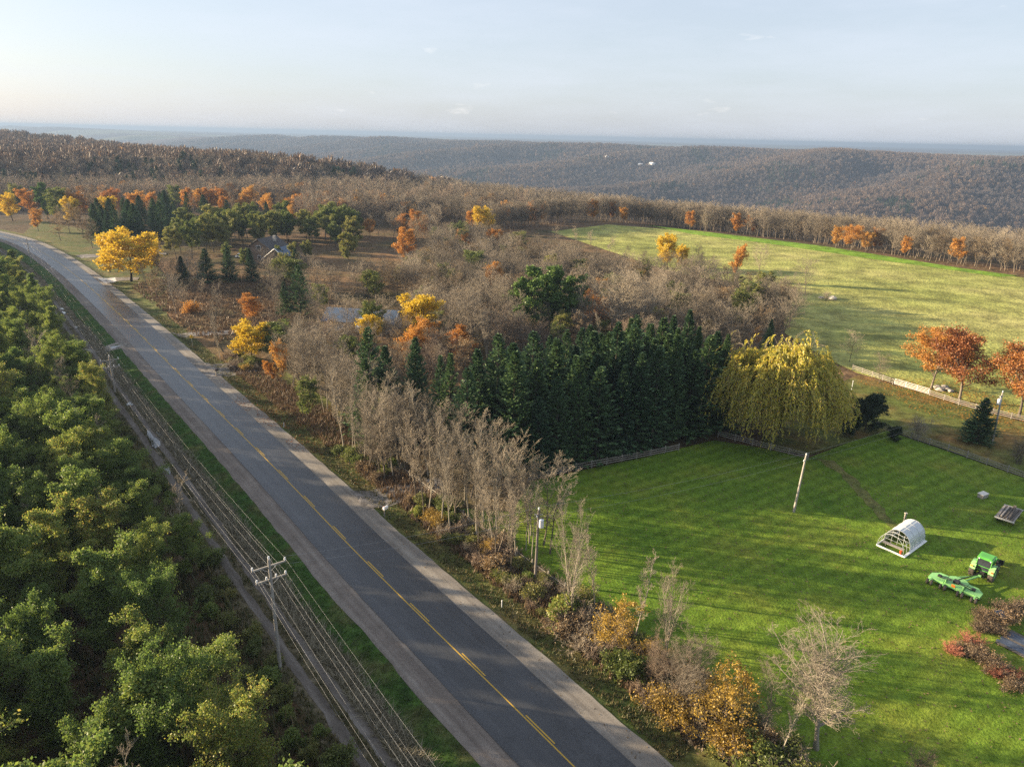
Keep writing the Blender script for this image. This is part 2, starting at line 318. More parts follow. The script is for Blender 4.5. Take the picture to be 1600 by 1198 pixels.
def bark(name, a, b, var=.45):
    m, n = mat(name); q = noise(n, 3.0, 4, .7, sc=(3, 3, .6)); oi = n.nodes.new('ShaderNodeObjectInfo')
    r = ramp(n, [(.3, a), (.7, b)]); n.links.new(q.outputs['Fac'], r.inputs['Fac'])
    rr = ramp(n, [(0, (1-var,)*3), (1, (1+var, 1+var*.9, 1+var*.75))]); n.links.new(oi.outputs['Random'], rr.inputs['Fac'])
    finish(n, mixc(n, 1.0, r.outputs['Color'], rr.outputs['Color'], 'MULTIPLY'), .95, spec=.15); return m
M['bark'] = bark('grey_bark', (.11, .095, .075), (.20, .17, .135))
M['bark_dark'] = bark('dark_bark', (.05, .042, .035), (.10, .085, .068))
M['bark_pale'] = bark('pale_bark', (.26, .23, .18), (.38, .345, .28), .15)
M['twig'] = bark('brown_twigs', (.185, .16, .125), (.28, .245, .195))
M['twig_pale'] = bark('pale_twigs', (.22, .19, .145), (.32, .28, .22), .2)
M['twig_red'] = bark('reddish_twigs', (.235, .18, .135), (.33, .26, .20))
M['twig_dogwood'] = bark('dogwood_stems', (.22, .085, .06), (.33, .15, .10))
M['wood_grey'] = plain('weathered_wood', (.24, .22, .19), .9, var=.3, scale=5)
M['pole_wood'] = plain('grey_pole_wood', (.30, .28, .25), .9, var=.2, scale=2)
M['pole_dark'] = plain('brown_pole_wood', (.16, .14, .125), .9, var=.25, scale=2)
M['steel'] = plain('galvanised_steel', (.62, .64, .66), .38, .6, var=.12, scale=2)
M['white'] = plain('white_paint', (.78, .78, .76), .5, var=.06)
M['porcelain'] = plain('pale_porcelain', (.62, .64, .66), .25, var=.05)
M['green'] = plain('bright_green_paint', (.09, .36, .05), .35, var=.12, scale=1.5, spec=.5)
M['lime'] = plain('light_green_paint', (.24, .52, .17), .45, var=.10, scale=1.2, spec=.5)
M['black'] = plain('black_plastic', (.02, .02, .022), .5, var=.2)
M['tyre'] = plain('dusty_tyre', (.06, .05, .042), .9, var=.45, scale=7)
M['red'] = plain('red_lamp', (.65, .09, .03), .35, var=.1)
M['orange'] = plain('orange_reflector', (.85, .22, .03), .4, var=.1)
M['wire'] = plain('aluminium_cable', (.26, .27, .28), .55, .0, var=.05)
M['planks'] = plain('grey_planks', (.30, .27, .24), .9, var=.3, scale=4)
M['timber'] = plain('dark_timber', (.10, .085, .07), .9, var=.45, scale=5)
M['stone'] = plain('field_stone', (.36, .33, .29), .9, var=.35, scale=2.5)
M['tarp'] = plain('dark_blue_tarp', (.05, .065, .095), .45, var=.3, scale=2)
M['siding'] = plain('brown_siding', (.16, .115, .085), .85, var=.2, scale=1.5)
M['siding_pale'] = plain('pale_siding', (.55, .53, .50), .8, var=.1)
M['shingle'] = plain('dark_shingles', (.065, .06, .06), .9, var=.3, scale=2)
M['metalroof'] = plain('blue_grey_metal_roof', (.075, .115, .18), .6, .1, var=.15, scale=1)
M['glassdark'] = plain('window_glass', (.03, .035, .045), .12, var=.2, spec=.8)
M['yellowsign'] = plain('yellow_sign_face', (.78, .46, .02), .5, var=.06)
def poly_mat():
    m, n = mat('polycarbonate_sheet'); b = N(n, 'ShaderNodeBsdfPrincipled', {'Base Color': (.62, .66, .68, 1), 'Roughness': .28, 'Transmission Weight': .25, 'Specular IOR Level': .7})
    q = noise(n, 1.2, 3); bp = N(n, 'ShaderNodeBump', {'Strength': .15, 'Distance': .05}); n.links.new(q.outputs['Fac'], bp.inputs['Height']); n.links.new(bp.outputs[0], b.inputs['Normal'])
    o = n.nodes.new('ShaderNodeOutputMaterial'); n.links.new(b.outputs[0], o.inputs['Surface']); return m
M['poly'] = poly_mat()
def water_mat():
    m, n = mat('puddle_water'); finish(n, (.05, .048, .045), .04, spec=.9); return m
M['water'] = water_mat()

# ------------------------------------------------------------------ mesh helpers
def mesh_np(name, V, Fs, mats, attr=None):
    """V (n,3); Fs list of (faces array (m,k), material index)"""
    me = bpy.data.meshes.new(name); V = np.asarray(V, np.float32)
    me.vertices.add(len(V)); me.vertices.foreach_set('co', V.ravel())
    Fs = [f for f in Fs if len(f[0])]
    nl = sum(f.size for f, _ in Fs); nf = sum(len(f) for f, _ in Fs)
    me.loops.add(nl); me.polygons.add(nf)
    me.loops.foreach_set('vertex_index', np.concatenate([f.ravel() for f, _ in Fs]).astype(np.int32))
    tot = np.concatenate([np.full(len(f), f.shape[1]) for f, _ in Fs]); st = np.concatenate([[0], np.cumsum(tot)[:-1]])
    me.polygons.foreach_set('loop_start', st.astype(np.int32))
    try: me.polygons.foreach_set('loop_total', tot.astype(np.int32))
    except Exception: pass
    me.polygons.foreach_set('material_index', np.concatenate([np.full(len(f), i) for f, i in Fs]).astype(np.int32))
    for m_ in mats: me.materials.append(m_)
    if attr is not None:
        a = me.attributes.new(attr[0], 'FLOAT', 'POINT'); a.data.foreach_set('value', np.asarray(attr[1], np.float32))
    me.update(calc_edges=True); return me
def tag(o, label=None, cat=None, group=None, kind=None):
    if label: o['label'] = label
    if cat: o['category'] = cat
    if group: o['group'] = group
    if kind: o['kind'] = kind
    return o
def link(name, data, parent=None, loc=None, rot=None, scale=None):
    o = bpy.data.objects.new(name, data); COL.objects.link(o)
    if parent is not None: o.parent = parent
    if loc is not None: o.location = loc
    if rot is not None: o.rotation_euler = rot
    if scale is not None: o.scale = scale
    return o
def empty(name, loc, rz=0):
    o = link(name, None, None, loc, (0, 0, rz)); o.empty_display_size = .5; return o
class MB:
    """collects boxes, tubes and prisms into one mesh"""
    def __init__(s): s.bm = bmesh.new()
    def box(s, c, d, rot=None, bevel=0.0):
        r = bmesh.ops.create_cube(s.bm, size=1.0); vs_ = r['verts']
        for v in vs_: v.co = Vector((v.co.x*d[0], v.co.y*d[1], v.co.z*d[2]))
        if bevel:
            es = list({e for v in vs_ for e in v.link_edges}); q = bmesh.ops.bevel(s.bm, geom=es, offset=bevel, segments=1, affect='EDGES'); vs_ = list({v for f in q['faces'] for v in f.verts} | {v for v in vs_ if v.is_valid})
        Mx = Matrix.Translation(Vector(c)) @ (rot.to_matrix().to_4x4() if rot is not None else Matrix())
        for v in vs_: v.co = Mx @ v.co
        return s
    def cyl(s, a, b, r, r2=None, n=10):
        a = Vector(a); b = Vector(b); d = b-a
        q = bmesh.ops.create_cone(s.bm, cap_ends=True, segments=n, radius1=r, radius2=r if r2 is None else r2, depth=d.length)
        Mx = Matrix.Translation((a+b)/2) @ d.to_track_quat('Z', 'Y').to_matrix().to_4x4()
        for v in q['verts']: v.co = Mx @ v.co
        return s
    def path(s, pts, r, n=6):
        for a, b in zip(pts[:-1], pts[1:]): s.cyl(a, b, r, None, n)
        return s
    def prism(s, prof, axis, lo, hi):
        """closed profile (a,b) swept along an axis ('x' or 'y')"""
        def mk(p, t): return Vector((t, p[0], p[1])) if axis == 'x' else Vector((p[0], t, p[1]))
        A = [s.bm.verts.new(mk(p, lo)) for p in prof]; B = [s.bm.verts.new(mk(p, hi)) for p in prof]; k = len(prof)
        s.bm.faces.new(A); s.bm.faces.new(B[::-1])
        for i in range(k): s.bm.faces.new((A[i], B[i], B[(i+1) % k], A[(i+1) % k]))
        return s
    def quad(s, pts):
        s.bm.faces.new([s.bm.verts.new(Vector(p)) for p in pts]); return s
    def mesh(s, name, m):
        bmesh.ops.recalc_face_normals(s.bm, faces=s.bm.faces); me = bpy.data.meshes.new(name); s.bm.to_mesh(me); s.bm.free(); me.materials.append(m); return me
    def build(s, name, m, parent=None, loc=None, rot=None, smooth=False):
        me = s.mesh(name, m)
        if smooth:
            for p in me.polygons: p.use_smooth = True
        return link(name, me, parent, loc, rot)

# ------------------------------------------------------------------ ground sheet to the horizon
def build_ground():
    ang = np.concatenate([np.linspace(-180, -62, 60, endpoint=False), np.linspace(-62, 62, 560, endpoint=False), np.linspace(62, 180, 60, endpoint=False)])
    rad = np.concatenate([np.linspace(3, 36, 12, endpoint=False), np.linspace(36, 330, 190, endpoint=False), np.geomspace(330, 17000, 260)])
    A, Rr = np.meshgrid(np.radians(ang), rad); X = Rr*np.sin(A); Y = Rr*np.cos(A)
    Z = H(X, Y) - .10; global GLO, GHI; GLO, GHI = float(Z.min()), float(Z.max())
    V = np.stack([X, Y, Z], -1).reshape(-1, 3); V = np.vstack([V, [[0, 0, hz(0, 0)-.1]]])
    nr, na = X.shape; i, j = np.meshgrid(np.arange(nr-1), np.arange(na), indexing='ij'); j2 = (j+1) % na
    F = np.stack([i*na+j, (i+1)*na+j, (i+1)*na+j2, i*na+j2], -1).reshape(-1, 4)[:, ::-1]
    T = np.stack([np.full(na, len(V)-1), np.arange(na), (np.arange(na)+1) % na], -1)[:, ::-1]
    me = mesh_np('ground', V, [(F, 0), (T, 0)], [M['terrain']]); me.polygons.foreach_set('use_smooth', np.ones(len(me.polygons), bool))
    return tag(link('ground', me), kind='structure')
build_ground()

def ribbon(name, s0, s1, offs, dz, m, step=1.4, wob=0.0, label=None, seed=0):
    n = max(2, int((s1-s0)/step)); ss = np.linspace(s0, s1, n); cols = []
    for k, o in enumerate(offs):
        w_ = wob*(vnoise(ss/2.3, ss*0+k*7.1, 70+seed)-.5)*2 + wob*.8*(vnoise(ss/.8, ss*0+k*3.1, 90+seed)-.5) if k in (0, len(offs)-1) else 0
        x, y = road_at(ss, o + w_); cols.append(np.stack([x, y, H(x, y) + dz], -1))
    V = np.stack(cols, 1); k = len(offs); V = V.reshape(-1, 3)
    i, j = np.meshgrid(np.arange(n-1), np.arange(k-1), indexing='ij')
    F = np.stack([i*k+j, i*k+j+1, (i+1)*k+j+1, (i+1)*k+j], -1).reshape(-1, 4)
    me = mesh_np(name, V, [(F, 0)], [m], ('off', np.tile(np.asarray(offs, float), n)))
    a = me.attributes.new('sta', 'FLOAT', 'POINT'); a.data.foreach_set('value', np.repeat(ss, k).astype(np.float32))
    return tag(link(name, me), label=label, kind='structure')
def sheet(name, pts, dz, m, cell=3.0, label=None, wob=.0):
    """a polygon of ground draped on the terrain"""
    P = []
    for a, b in zip(pts, pts[1:]+pts[:1]):
        k = max(1, int(math.hypot(b[0]-a[0], b[1]-a[1])/1.2)) if wob else 1
        for q in range(k):
            t = q/k; j = wob*(rnd.random()-.5)*2; P.append((a[0]+(b[0]-a[0])*t+j, a[1]+(b[1]-a[1])*t+wob*(rnd.random()-.5)*2))
    bm = bmesh.new(); bm.faces.new([bm.verts.new((x, y, 0)) for x, y in P])
    bmesh.ops.triangulate(bm, faces=bm.faces[:])
    xs = [p[0] for p in P]; ys = [p[1] for p in P]
    for ax, lo, hi in ((0, min(xs), max(xs)), (1, min(ys), max(ys))):
        c = lo + cell
        while c < hi:
            co = (c, 0, 0) if ax == 0 else (0, c, 0); no = (1, 0, 0) if ax == 0 else (0, 1, 0)
            bmesh.ops.bisect_plane(bm, geom=bm.verts[:]+bm.edges[:]+bm.faces[:], plane_co=co, plane_no=no); c += cell
    V = np.array([v.co[:] for v in bm.verts]); z = H(V[:, 0], V[:, 1]) + dz
    for v, zz in zip(bm.verts, z): v.co.z = zz
    for f in bm.faces:
        if f.normal.z < 0: f.normal_flip()
    bmesh.ops.recalc_face_normals(bm, faces=bm.faces)
    me = bpy.data.meshes.new(name); bm.to_mesh(me); bm.free(); me.materials.append(m)
    return tag(link(name, me), label=label, kind='structure')
SE = RS[-1] - 5
S0 = 62.0
ribbon('woodland_floor', S0-40, SE, [-70, -55, -40, -28, -20, -14.0, -12.6], .0, M['woodfloor'], 3.0, .4)
ribbon('track_bed', S0-20, SE, [-14.4, -13.2, -12.6, -11.9, -11.2, -10.5, -9.6], .03, M['weeds'], 1.4, .35, seed=1)
ribbon('weed_strip', S0-20, SE, [-10.6, -9.6, -8.6, -7.8], .02, M['weeds'], 1.4, .3, seed=2)
ribbon('wheel_rut', S0-20, SE-60, [-12.95, -12.5, -12.1], .05, M['mud'], .9, .16, seed=3)
ribbon('wheel_rut', S0-20, SE-60, [-11.2, -10.8, -10.4], .05, M['mud'], .9, .16, seed=4)
ribbon('grass_verge', S0-20, SE, [-8.6, -8.0, -7.0, -6.2, -5.4], .06, M['verge'], 1.2, .28, seed=5)
ribbon('gravel_shoulder', S0-20, SE, [-5.7, -5.0, -4.2, -3.2], .07, M['gravel_brown'], 1.2, .12, seed=6)
ribbon('gravel_shoulder', S0-20, SE, [3.3, 4.2, 5.2, 6.0], .07, M['gravel'], 1.2, .14, seed=7)
ribbon('grass_verge', S0-20, SE, [5.7, 6.6, 7.4, 8.6, 9.4], .04, M['verge2'], 1.2, .3, seed=8)
ribbon('road', S0-20, SE, [-3.4, -2.6, -1.75, -.9, 0, .9, 1.75, 2.6, 3.65], .12, M['asphalt'], 1.4, .03)
ribbon('centre_line', S0-20, SE, [-.17, -.05], .126, M['paint'], 1.4)
for k in range(30):
    ribbon('lane_dash', S0-16+k*9.2, S0-16+k*9.2+3.6, [.07, .19], .126, M['paint'], 1.2)

G = lambda *a: [gp(*p) for p in a]
rl = lambda s, o: tuple(float(q) for q in road_at(s, o))
def near_s(v_y):                                     # station whose centre line has this y
    return float(np.interp(v_y, RC[:, 1], RS))
LAWN = [gp(800, 800), gp(830, 752), gp(1000, 716), gp(1115, 688), gp(1190, 700), gp(1262, 716), gp(1330, 690), gp(1385, 673), gp(1480, 705), gp(1600, 747), (100, 82), (110, 8), (40, 8)] + [rl(near_s(10), 11.5)] + [rl(s, 11.5) for s in np.linspace(near_s(14), near_s(46), 6)] + [rl(s, 14.0) for s in np.linspace(near_s(52), near_s(72), 6)]
sheet('lawn', LAWN, .05, M['lawn'], 4.0)
FIELD = G((860, 362), (950, 351), (1100, 363), (1290, 387), (1400, 405), (1500, 421), (1600, 434)) + [(300, 190), (260, 110), (150, 100)] + G((1600, 655), (1480, 622), (1340, 583), (1290, 560), (1225, 520), (1225, 470), (1170, 445), (1060, 428), (960, 395))
sheet('hay_field', FIELD, .04, M['field'], 8.0)
sheet('field_margin', G((1010, 352), (1100, 362), (1290, 385.5), (1400, 403), (1500, 419), (1590, 431), (1560, 433), (1480, 421), (1390, 409), (1290, 394), (1180, 378), (1080, 366)), .09, M['margin'], 6.0)
YARD = G((1342, 586), (1480, 625), (1600, 660)) + [(150, 98), (110, 80)] + G((1600, 745), (1480, 703), (1388, 671), (1335, 688), (1262, 712), (1190, 697), (1200, 660), (1280, 610))
sheet('yard_grass', YARD, .035, M['yard'], 4.0)
sheet('roadside_lawn', [rl(near_s(y), 9.2) for y in (168, 185, 205, 230, 255, 280, 305)] + G((60, 345), (150, 362), (230, 398), (260, 432)), .03, M['verge2'], 6.0)
sheet('brown_meadow', [rl(near_s(y), 9.3) for y in (128, 140, 150, 160)] + G((225, 450), (320, 425), (450, 432), (480, 470), (400, 500), (330, 518)), .03, M['meadow'], 5.0)
sheet('meadow_strip', G((690, 352), (760, 362), (840, 383), (910, 402), (960, 412), (1060, 432), (1150, 452), (1120, 462), (990, 432), (880, 412), (790, 388), (700, 366)), .03, M['meadow'], 6.0)
sheet('meadow_clearing', G((480, 400), (560, 385), (640, 405), (660, 425), (600, 450), (520, 455), (470, 440)), .03, M['meadow'], 6.0)
sheet('driveway', G((548, 768), (572, 797), (606, 793), (652, 776), (705, 760), (690, 745), (625, 757)), .10, M['drive'], 2.0, wob=.15)
sheet('driveway', G((298, 569), (322, 591), (402, 580), (404, 571), (340, 568)), .10, M['drive'], 2.0, wob=.1)
sheet('driveway', G((266, 520), (282, 527), (345, 524), (420, 517), (420, 514), (330, 518)), .10, M['drive'], 2.0, wob=.1)
sheet('driveway', G((118, 399), (128, 404), (185, 401), (260, 398), (260, 395), (180, 397)), .10, M['drive'], 3.0)
sheet('concrete_apron', G((152, 435), (166, 444), (182, 440), (180, 434)), .12, M['concrete'], 2.0)
sheet('driveway', G((180, 434), (182, 440), (215, 438), (218, 434)), .11, M['drive'], 2.0)
sheet('field_entrance', G((133, 546), (140, 551), (192, 545), (205, 541), (190, 533), (172, 539)), .10, M['gravel2'], 1.5, wob=.15)
sheet('leaf_strewn_grass', [rl(s, 9.1) for s in np.linspace(near_s(88), near_s(124), 7)] + [rl(s, 17.5) for s in np.linspace(near_s(122), near_s(90), 7)], .03, M['yard'], 3.0, wob=.2)
sheet('worn_path', G((1272, 716), (1300, 719), (1335, 748), (1378, 795), (1402, 822), (1392, 826), (1355, 788), (1312, 742)), .065, M['path'], 2.0, wob=.3)
for (u, v, a, b, yaw) in [(240, 688, 3.6, .55, 0), (250, 678, 1.3, .45, 0), (203, 632, .8, .45, 0), (120, 512, .7, .3, 0), (127, 514, 2.2, .45, 0), (97, 483, .9, .4, 0), (179, 543, .9, .8, .9), (82, 418, .8, .4, 0), (100, 489, 1.4, .35, 0), (262, 735, 1.2, .3, 0)]:
    x, y = gp(u, v); th = math.atan2(.8, -.6) + yaw
    pts = []
    for k in range(18):
        q = 2*math.pi*k/18; r_ = 1+.3*math.sin(3*q+u)+.15*math.sin(5*q+v); cx = a*math.cos(q)*r_; cy = b*math.sin(q)*r_
        pts.append((x+cx*math.cos(th)-cy*math.sin(th), y+cx*math.sin(th)+cy*math.cos(th)))
    sheet('puddle', pts, .115, M['water'], 30.0)
# ------------------------------------------------------------------ tree makers
def unit(v): return v/np.maximum(np.linalg.norm(v, axis=-1, keepdims=True), 1e-9)
UP = np.array([0, 0, 1.0])
def tubes(P, Rd, sides):
    """P (N,k,3) polylines, Rd (N,k) radii -> vertices and quads"""
    Nn, k, _ = P.shape; T = np.empty_like(P); T[:, 1:-1] = P[:, 2:]-P[:, :-2]; T[:, 0] = P[:, 1]-P[:, 0]; T[:, -1] = P[:, -1]-P[:, -2]; T = unit(T)
    ref = np.where(np.abs(T[..., 2:3]) > .9, np.array([1.0, 0, 0]), UP); A = unit(np.cross(T, ref)); B = np.cross(T, A)
    a = np.arange(sides)*2*np.pi/sides
    V = P[:, :, None] + Rd[:, :, None, None]*(A[:, :, None]*np.cos(a)[None, None, :, None] + B[:, :, None]*np.sin(a)[None, None, :, None])
    n, i, j = np.meshgrid(np.arange(Nn), np.arange(k-1), np.arange(sides), indexing='ij'); j2 = (j+1) % sides; b = n*k*sides
    F = np.stack([b+i*sides+j, b+i*sides+j2, b+(i+1)*sides+j2, b+(i+1)*sides+j], -1).reshape(-1, 4)
    return V.reshape(-1, 3), F
def poly(rng, base, d, ln, k, curve, wig):
    """polylines from base (N,3) along d (N,3), bending by curve (upwards if positive)"""
    pts = [base]; p = base
    for i in range(k-1):
        d = unit(d + UP*curve/(k-1) + rng.normal(0, wig, d.shape)); p = p + d*(ln/(k-1))[:, None]; pts.append(p)
    return np.stack(pts, 1)
def along(P, t):
    """points and tangents at t (N,m) on polylines (N,k,3)"""
    k = P.shape[1]; f = t*(k-1); i = np.clip(f.astype(int), 0, k-2); f = (f-i)[..., None]; n = np.arange(P.shape[0])[:, None]
    a, b = P[n, i], P[n, i+1]; return a*(1-f)+b*f, unit(b-a)
def kids(rng, P, ln, rad, m, t0, t1, ang, ratio, fall, k, curve, wig, upb=0.0, rr=.5, env=None, jit=(.75, 1.15)):
    t = t0 + (t1-t0)*(np.arange(m)[None]+rng.random((P.shape[0], m)))/m
    b, tg = along(P, t); pr = unit(np.cross(tg, rng.normal(size=tg.shape))); a = np.radians(ang[0]+(ang[1]-ang[0])*rng.random(t.shape))[..., None]
    d = unit(np.cos(a)*tg + np.sin(a)*pr + UP*upb)
    L_ = ln[:, None]*ratio*(1-fall*t)*rng.uniform(.65, 1.2, t.shape)
    if env is not None: L_ = env(t, b)*rng.uniform(*jit, t.shape)
    rc = np.minimum(rad[:, None]*rr*(1-.65*t), .6*rad[:, None])
    b = b.reshape(-1, 3); d = d.reshape(-1, 3); L_ = L_.ravel()
    return poly(rng, b, d, L_, k, curve, wig), L_, rc.ravel()
def taper(rad, k, end=.35): return rad[:, None]*np.linspace(1, end, k)[None]
class Acc:
    def __init__(s): s.V = []; s.F = []; s.n = 0
    def add(s, V, F, mi=0): s.V.append(V); s.F.append((F+s.n, mi)); s.n += len(V)
    def mesh(s, name, mats): return mesh_np(name, np.concatenate(s.V), s.F, mats)
def leaves(rng, C, n, spread, size, upb=.6, flat=.6, asp=.6, dirs=None):
    """n rhombic leaves round every centre"""
    P = np.repeat(C, n, 0) + rng.normal(size=(len(C)*n, 3))*np.array([spread, spread, spread*flat])
    nrm = unit(rng.normal(size=P.shape) + UP*upb); ax = unit(np.cross(nrm, rng.normal(size=P.shape)))
    if dirs is not None: ax = unit(np.repeat(dirs, n, 0) + .35*rng.normal(size=P.shape)); nrm = unit(np.cross(ax, unit(rng.normal(size=P.shape))))
    bx_ = np.cross(nrm, ax); s = size*rng.uniform(.6, 1.3, (len(P), 1))
    V = np.stack([P-ax*s, P-bx_*s*asp+nrm*s*.12, P+ax*s, P+bx_*s*asp+nrm*s*.12], 1).reshape(-1, 3)
    return V, np.arange(len(V)).reshape(-1, 4)

class Tmpl:
    def __init__(s, h, parts): s.h = h; s.parts = parts       # parts: list of (name, mesh)
def deciduous(seed, h, wid, r0, bare_frac=.3, nl=14, stems=1, ang=(38, 62), curve=.35, lv2=7, lv3=5, lv4=0, leaf=None, leaf_n=8, leaf_s=.2, leaf_sp=.35, leaf_keep=1.0, bark_m='bark', twig_m='twig', shape='round', lean=.05, twig_r=.014, upb=.15, top=.96, jit=(.75, 1.15)):
    rng = np.random.default_rng(seed)
    base = np.zeros((stems, 3)); d0 = unit(np.tile(UP, (stems, 1)) + (rng.normal(0, .16 if stems > 1 else lean, (stems, 3))*np.array([1, 1, 0])))
    if stems > 1: base[:, :2] = rng.normal(0, .35, (stems, 2))
    tl = h*top*rng.uniform(.85 if stems > 1 else 1, 1, stems); tr = np.full(stems, r0)
    T = poly(rng, base, d0, tl, 9, .25, .035)
    tR = tr[:, None]*(np.linspace(1, .0, 9)[None]**.8*.93+.07); tR[:, 0] *= 1.35
    def env(t, b):
        f = np.clip((b[..., 2]/h-bare_frac)/(1-bare_frac), 0, 1)
        if shape == 'round': e = np.sqrt(np.clip(1-(2*f-.75)**2/1.75, .06, 1))
        elif shape == 'vase': e = .55+.45*(1-f)
        elif shape == 'column': e = .75+.25*np.sin(f*3)*(1-f)
        elif shape == 'fan': e = np.where(f < .5, .62+.7*f, .97-1.0*(f-.5))
        elif shape == 'cone': e = 1.05-.85*f
        else: e = 1-.5*f
        return wid*e
    P1, L1, r1 = kids(rng, T, tl, tr, nl, bare_frac, .97, ang, .4, .3, 5, curve, .10, upb, .5, env, jit)
    P2, L2, r2 = kids(rng, P1, L1, r1, lv2, .15, 1.0, (28, 58), .50, .45, 4, curve*.8, .10, upb*.6, .55)
    P3, L3, r3 = kids(rng, P2, L2, r2, lv3, .2, 1.0, (25, 55), .52, .4, 3, curve*.5, .10, upb*.5, .6)
    sc = wid/max(.3, np.percentile(np.hypot(P3[..., 0], P3[..., 1]), 93))
    for q in (T, P1, P2, P3): q[..., :2] *= sc
    tk = Acc(); tk.add(*tubes(T, tR, 7)); tk.add(*tubes(P1, np.maximum(taper(r1, 5, .3), twig_r), 5))
    cr = Acc(); cr.add(*tubes(P2, np.maximum(taper(r2, 4, .4), twig_r*.9), 3), 0); cr.add(*tubes(P3, np.maximum(taper(r3, 3, .5), twig_r*.75), 3), 0)
    ends = P3
    if lv4:
        P4, L4, r4 = kids(rng, P3, L3, r3, lv4, .15, 1.0, (22, 50), .62, .3, 2, .1, .08, upb*.4, .7)
        cr.add(*tubes(P4, np.maximum(taper(r4, 2, .6), twig_r*.6), 3), 0); ends = P4
    if leaf:
        C = ends.reshape(-1, 3) if not lv4 else ends[:, -1]
        if not lv4: C = ends[:, 1:].reshape(-1, 3)
        keep = rng.random(len(C)) < leaf_keep; C = C[keep]
        cr.add(*leaves(rng, C, leaf_n, leaf_sp, leaf_s), 1)
    mats = [M[twig_m]] + ([M[leaf]] if leaf else [])
    zz = np.concatenate(cr.V)[:, 2].max()
    return Tmpl(zz, [('trunk', tk.mesh('trunk', [M[bark_m]])), ('crown', cr.mesh('crown', mats))])
def spruce(seed, h, wid, needle='needle', lo=.03, tiers=48, per=10, droop=-.25, spray=15, sz=.52):
    rng = np.random.default_rng(seed); T = np.stack([np.zeros(6), np.zeros(6), np.linspace(0, h, 6)], -1)[None]
    T[0, :, :2] += np.cumsum(rng.normal(0, .04, (6, 2)), 0)
    tk = Acc(); tk.add(*tubes(T, (h*.012)*np.linspace(1.2, .06, 6)[None], 6))
    f = lo + (1-lo)*(np.arange(tiers)[:, None] + rng.random((tiers, per)))/tiers
    f = np.clip(f.ravel()**.9, 0, .992); az = rng.random(len(f))*2*np.pi
    ln = wid*((1-f)**.78)*rng.uniform(.72, 1.18, len(f)) + .12
    ln *= 1+.10*np.sin(az*3+seed)
    b = np.stack([np.interp(f*h, T[0, :, 2], T[0, :, 0]), np.interp(f*h, T[0, :, 2], T[0, :, 1]), f*h], -1)
    el = -.25+.75*f
    d = np.stack([np.cos(az)*np.cos(el), np.sin(az)*np.cos(el), np.sin(el)], -1)
    P = poly(rng, b, d, ln, 5, .35+.0*f[0]+.25, .05)
    cr = Acc(); cr.add(*tubes(P, np.maximum(.03*(1-f)[:, None], .008)*np.linspace(1, .4, 5)[None], 3), 0)
    # flat needle sprays hanging along every branch
    m = spray; t = .18+.82*(np.arange(m)[None]+rng.random((len(f), m)))/m
    c, tg = along(P, t); sd = unit(np.cross(tg, UP)); sg = np.where(rng.random(t.shape) < .5, -1, 1)[..., None]
    dr = unit(tg*.9 + sd*sg*rng.uniform(.2, .95, t.shape)[..., None] - UP*rng.uniform(.0, .5, t.shape)[..., None] + .18*rng.normal(size=c.shape))
    L_ = (sz*(.5+.6*(1-f))[:, None]*rng.uniform(.75, 1.35, t.shape))[..., None]
    wv = unit(np.cross(dr, UP + .4*rng.normal(size=c.shape)))*L_*.34
    a0 = c - dr*L_*.15; V = np.stack([a0, a0+dr*L_*.6+wv, a0+dr*L_*1.35-UP*.04, a0+dr*L_*.6-wv], 2).reshape(-1, 3)
    cr.add(V, np.arange(len(V)).reshape(-1, 4), 1)
    # tip
    return Tmpl(h, [('trunk', tk.mesh('trunk', [M['bark_dark']])), ('crown', cr.mesh('crown', [M['bark_dark'], M[needle]]))])
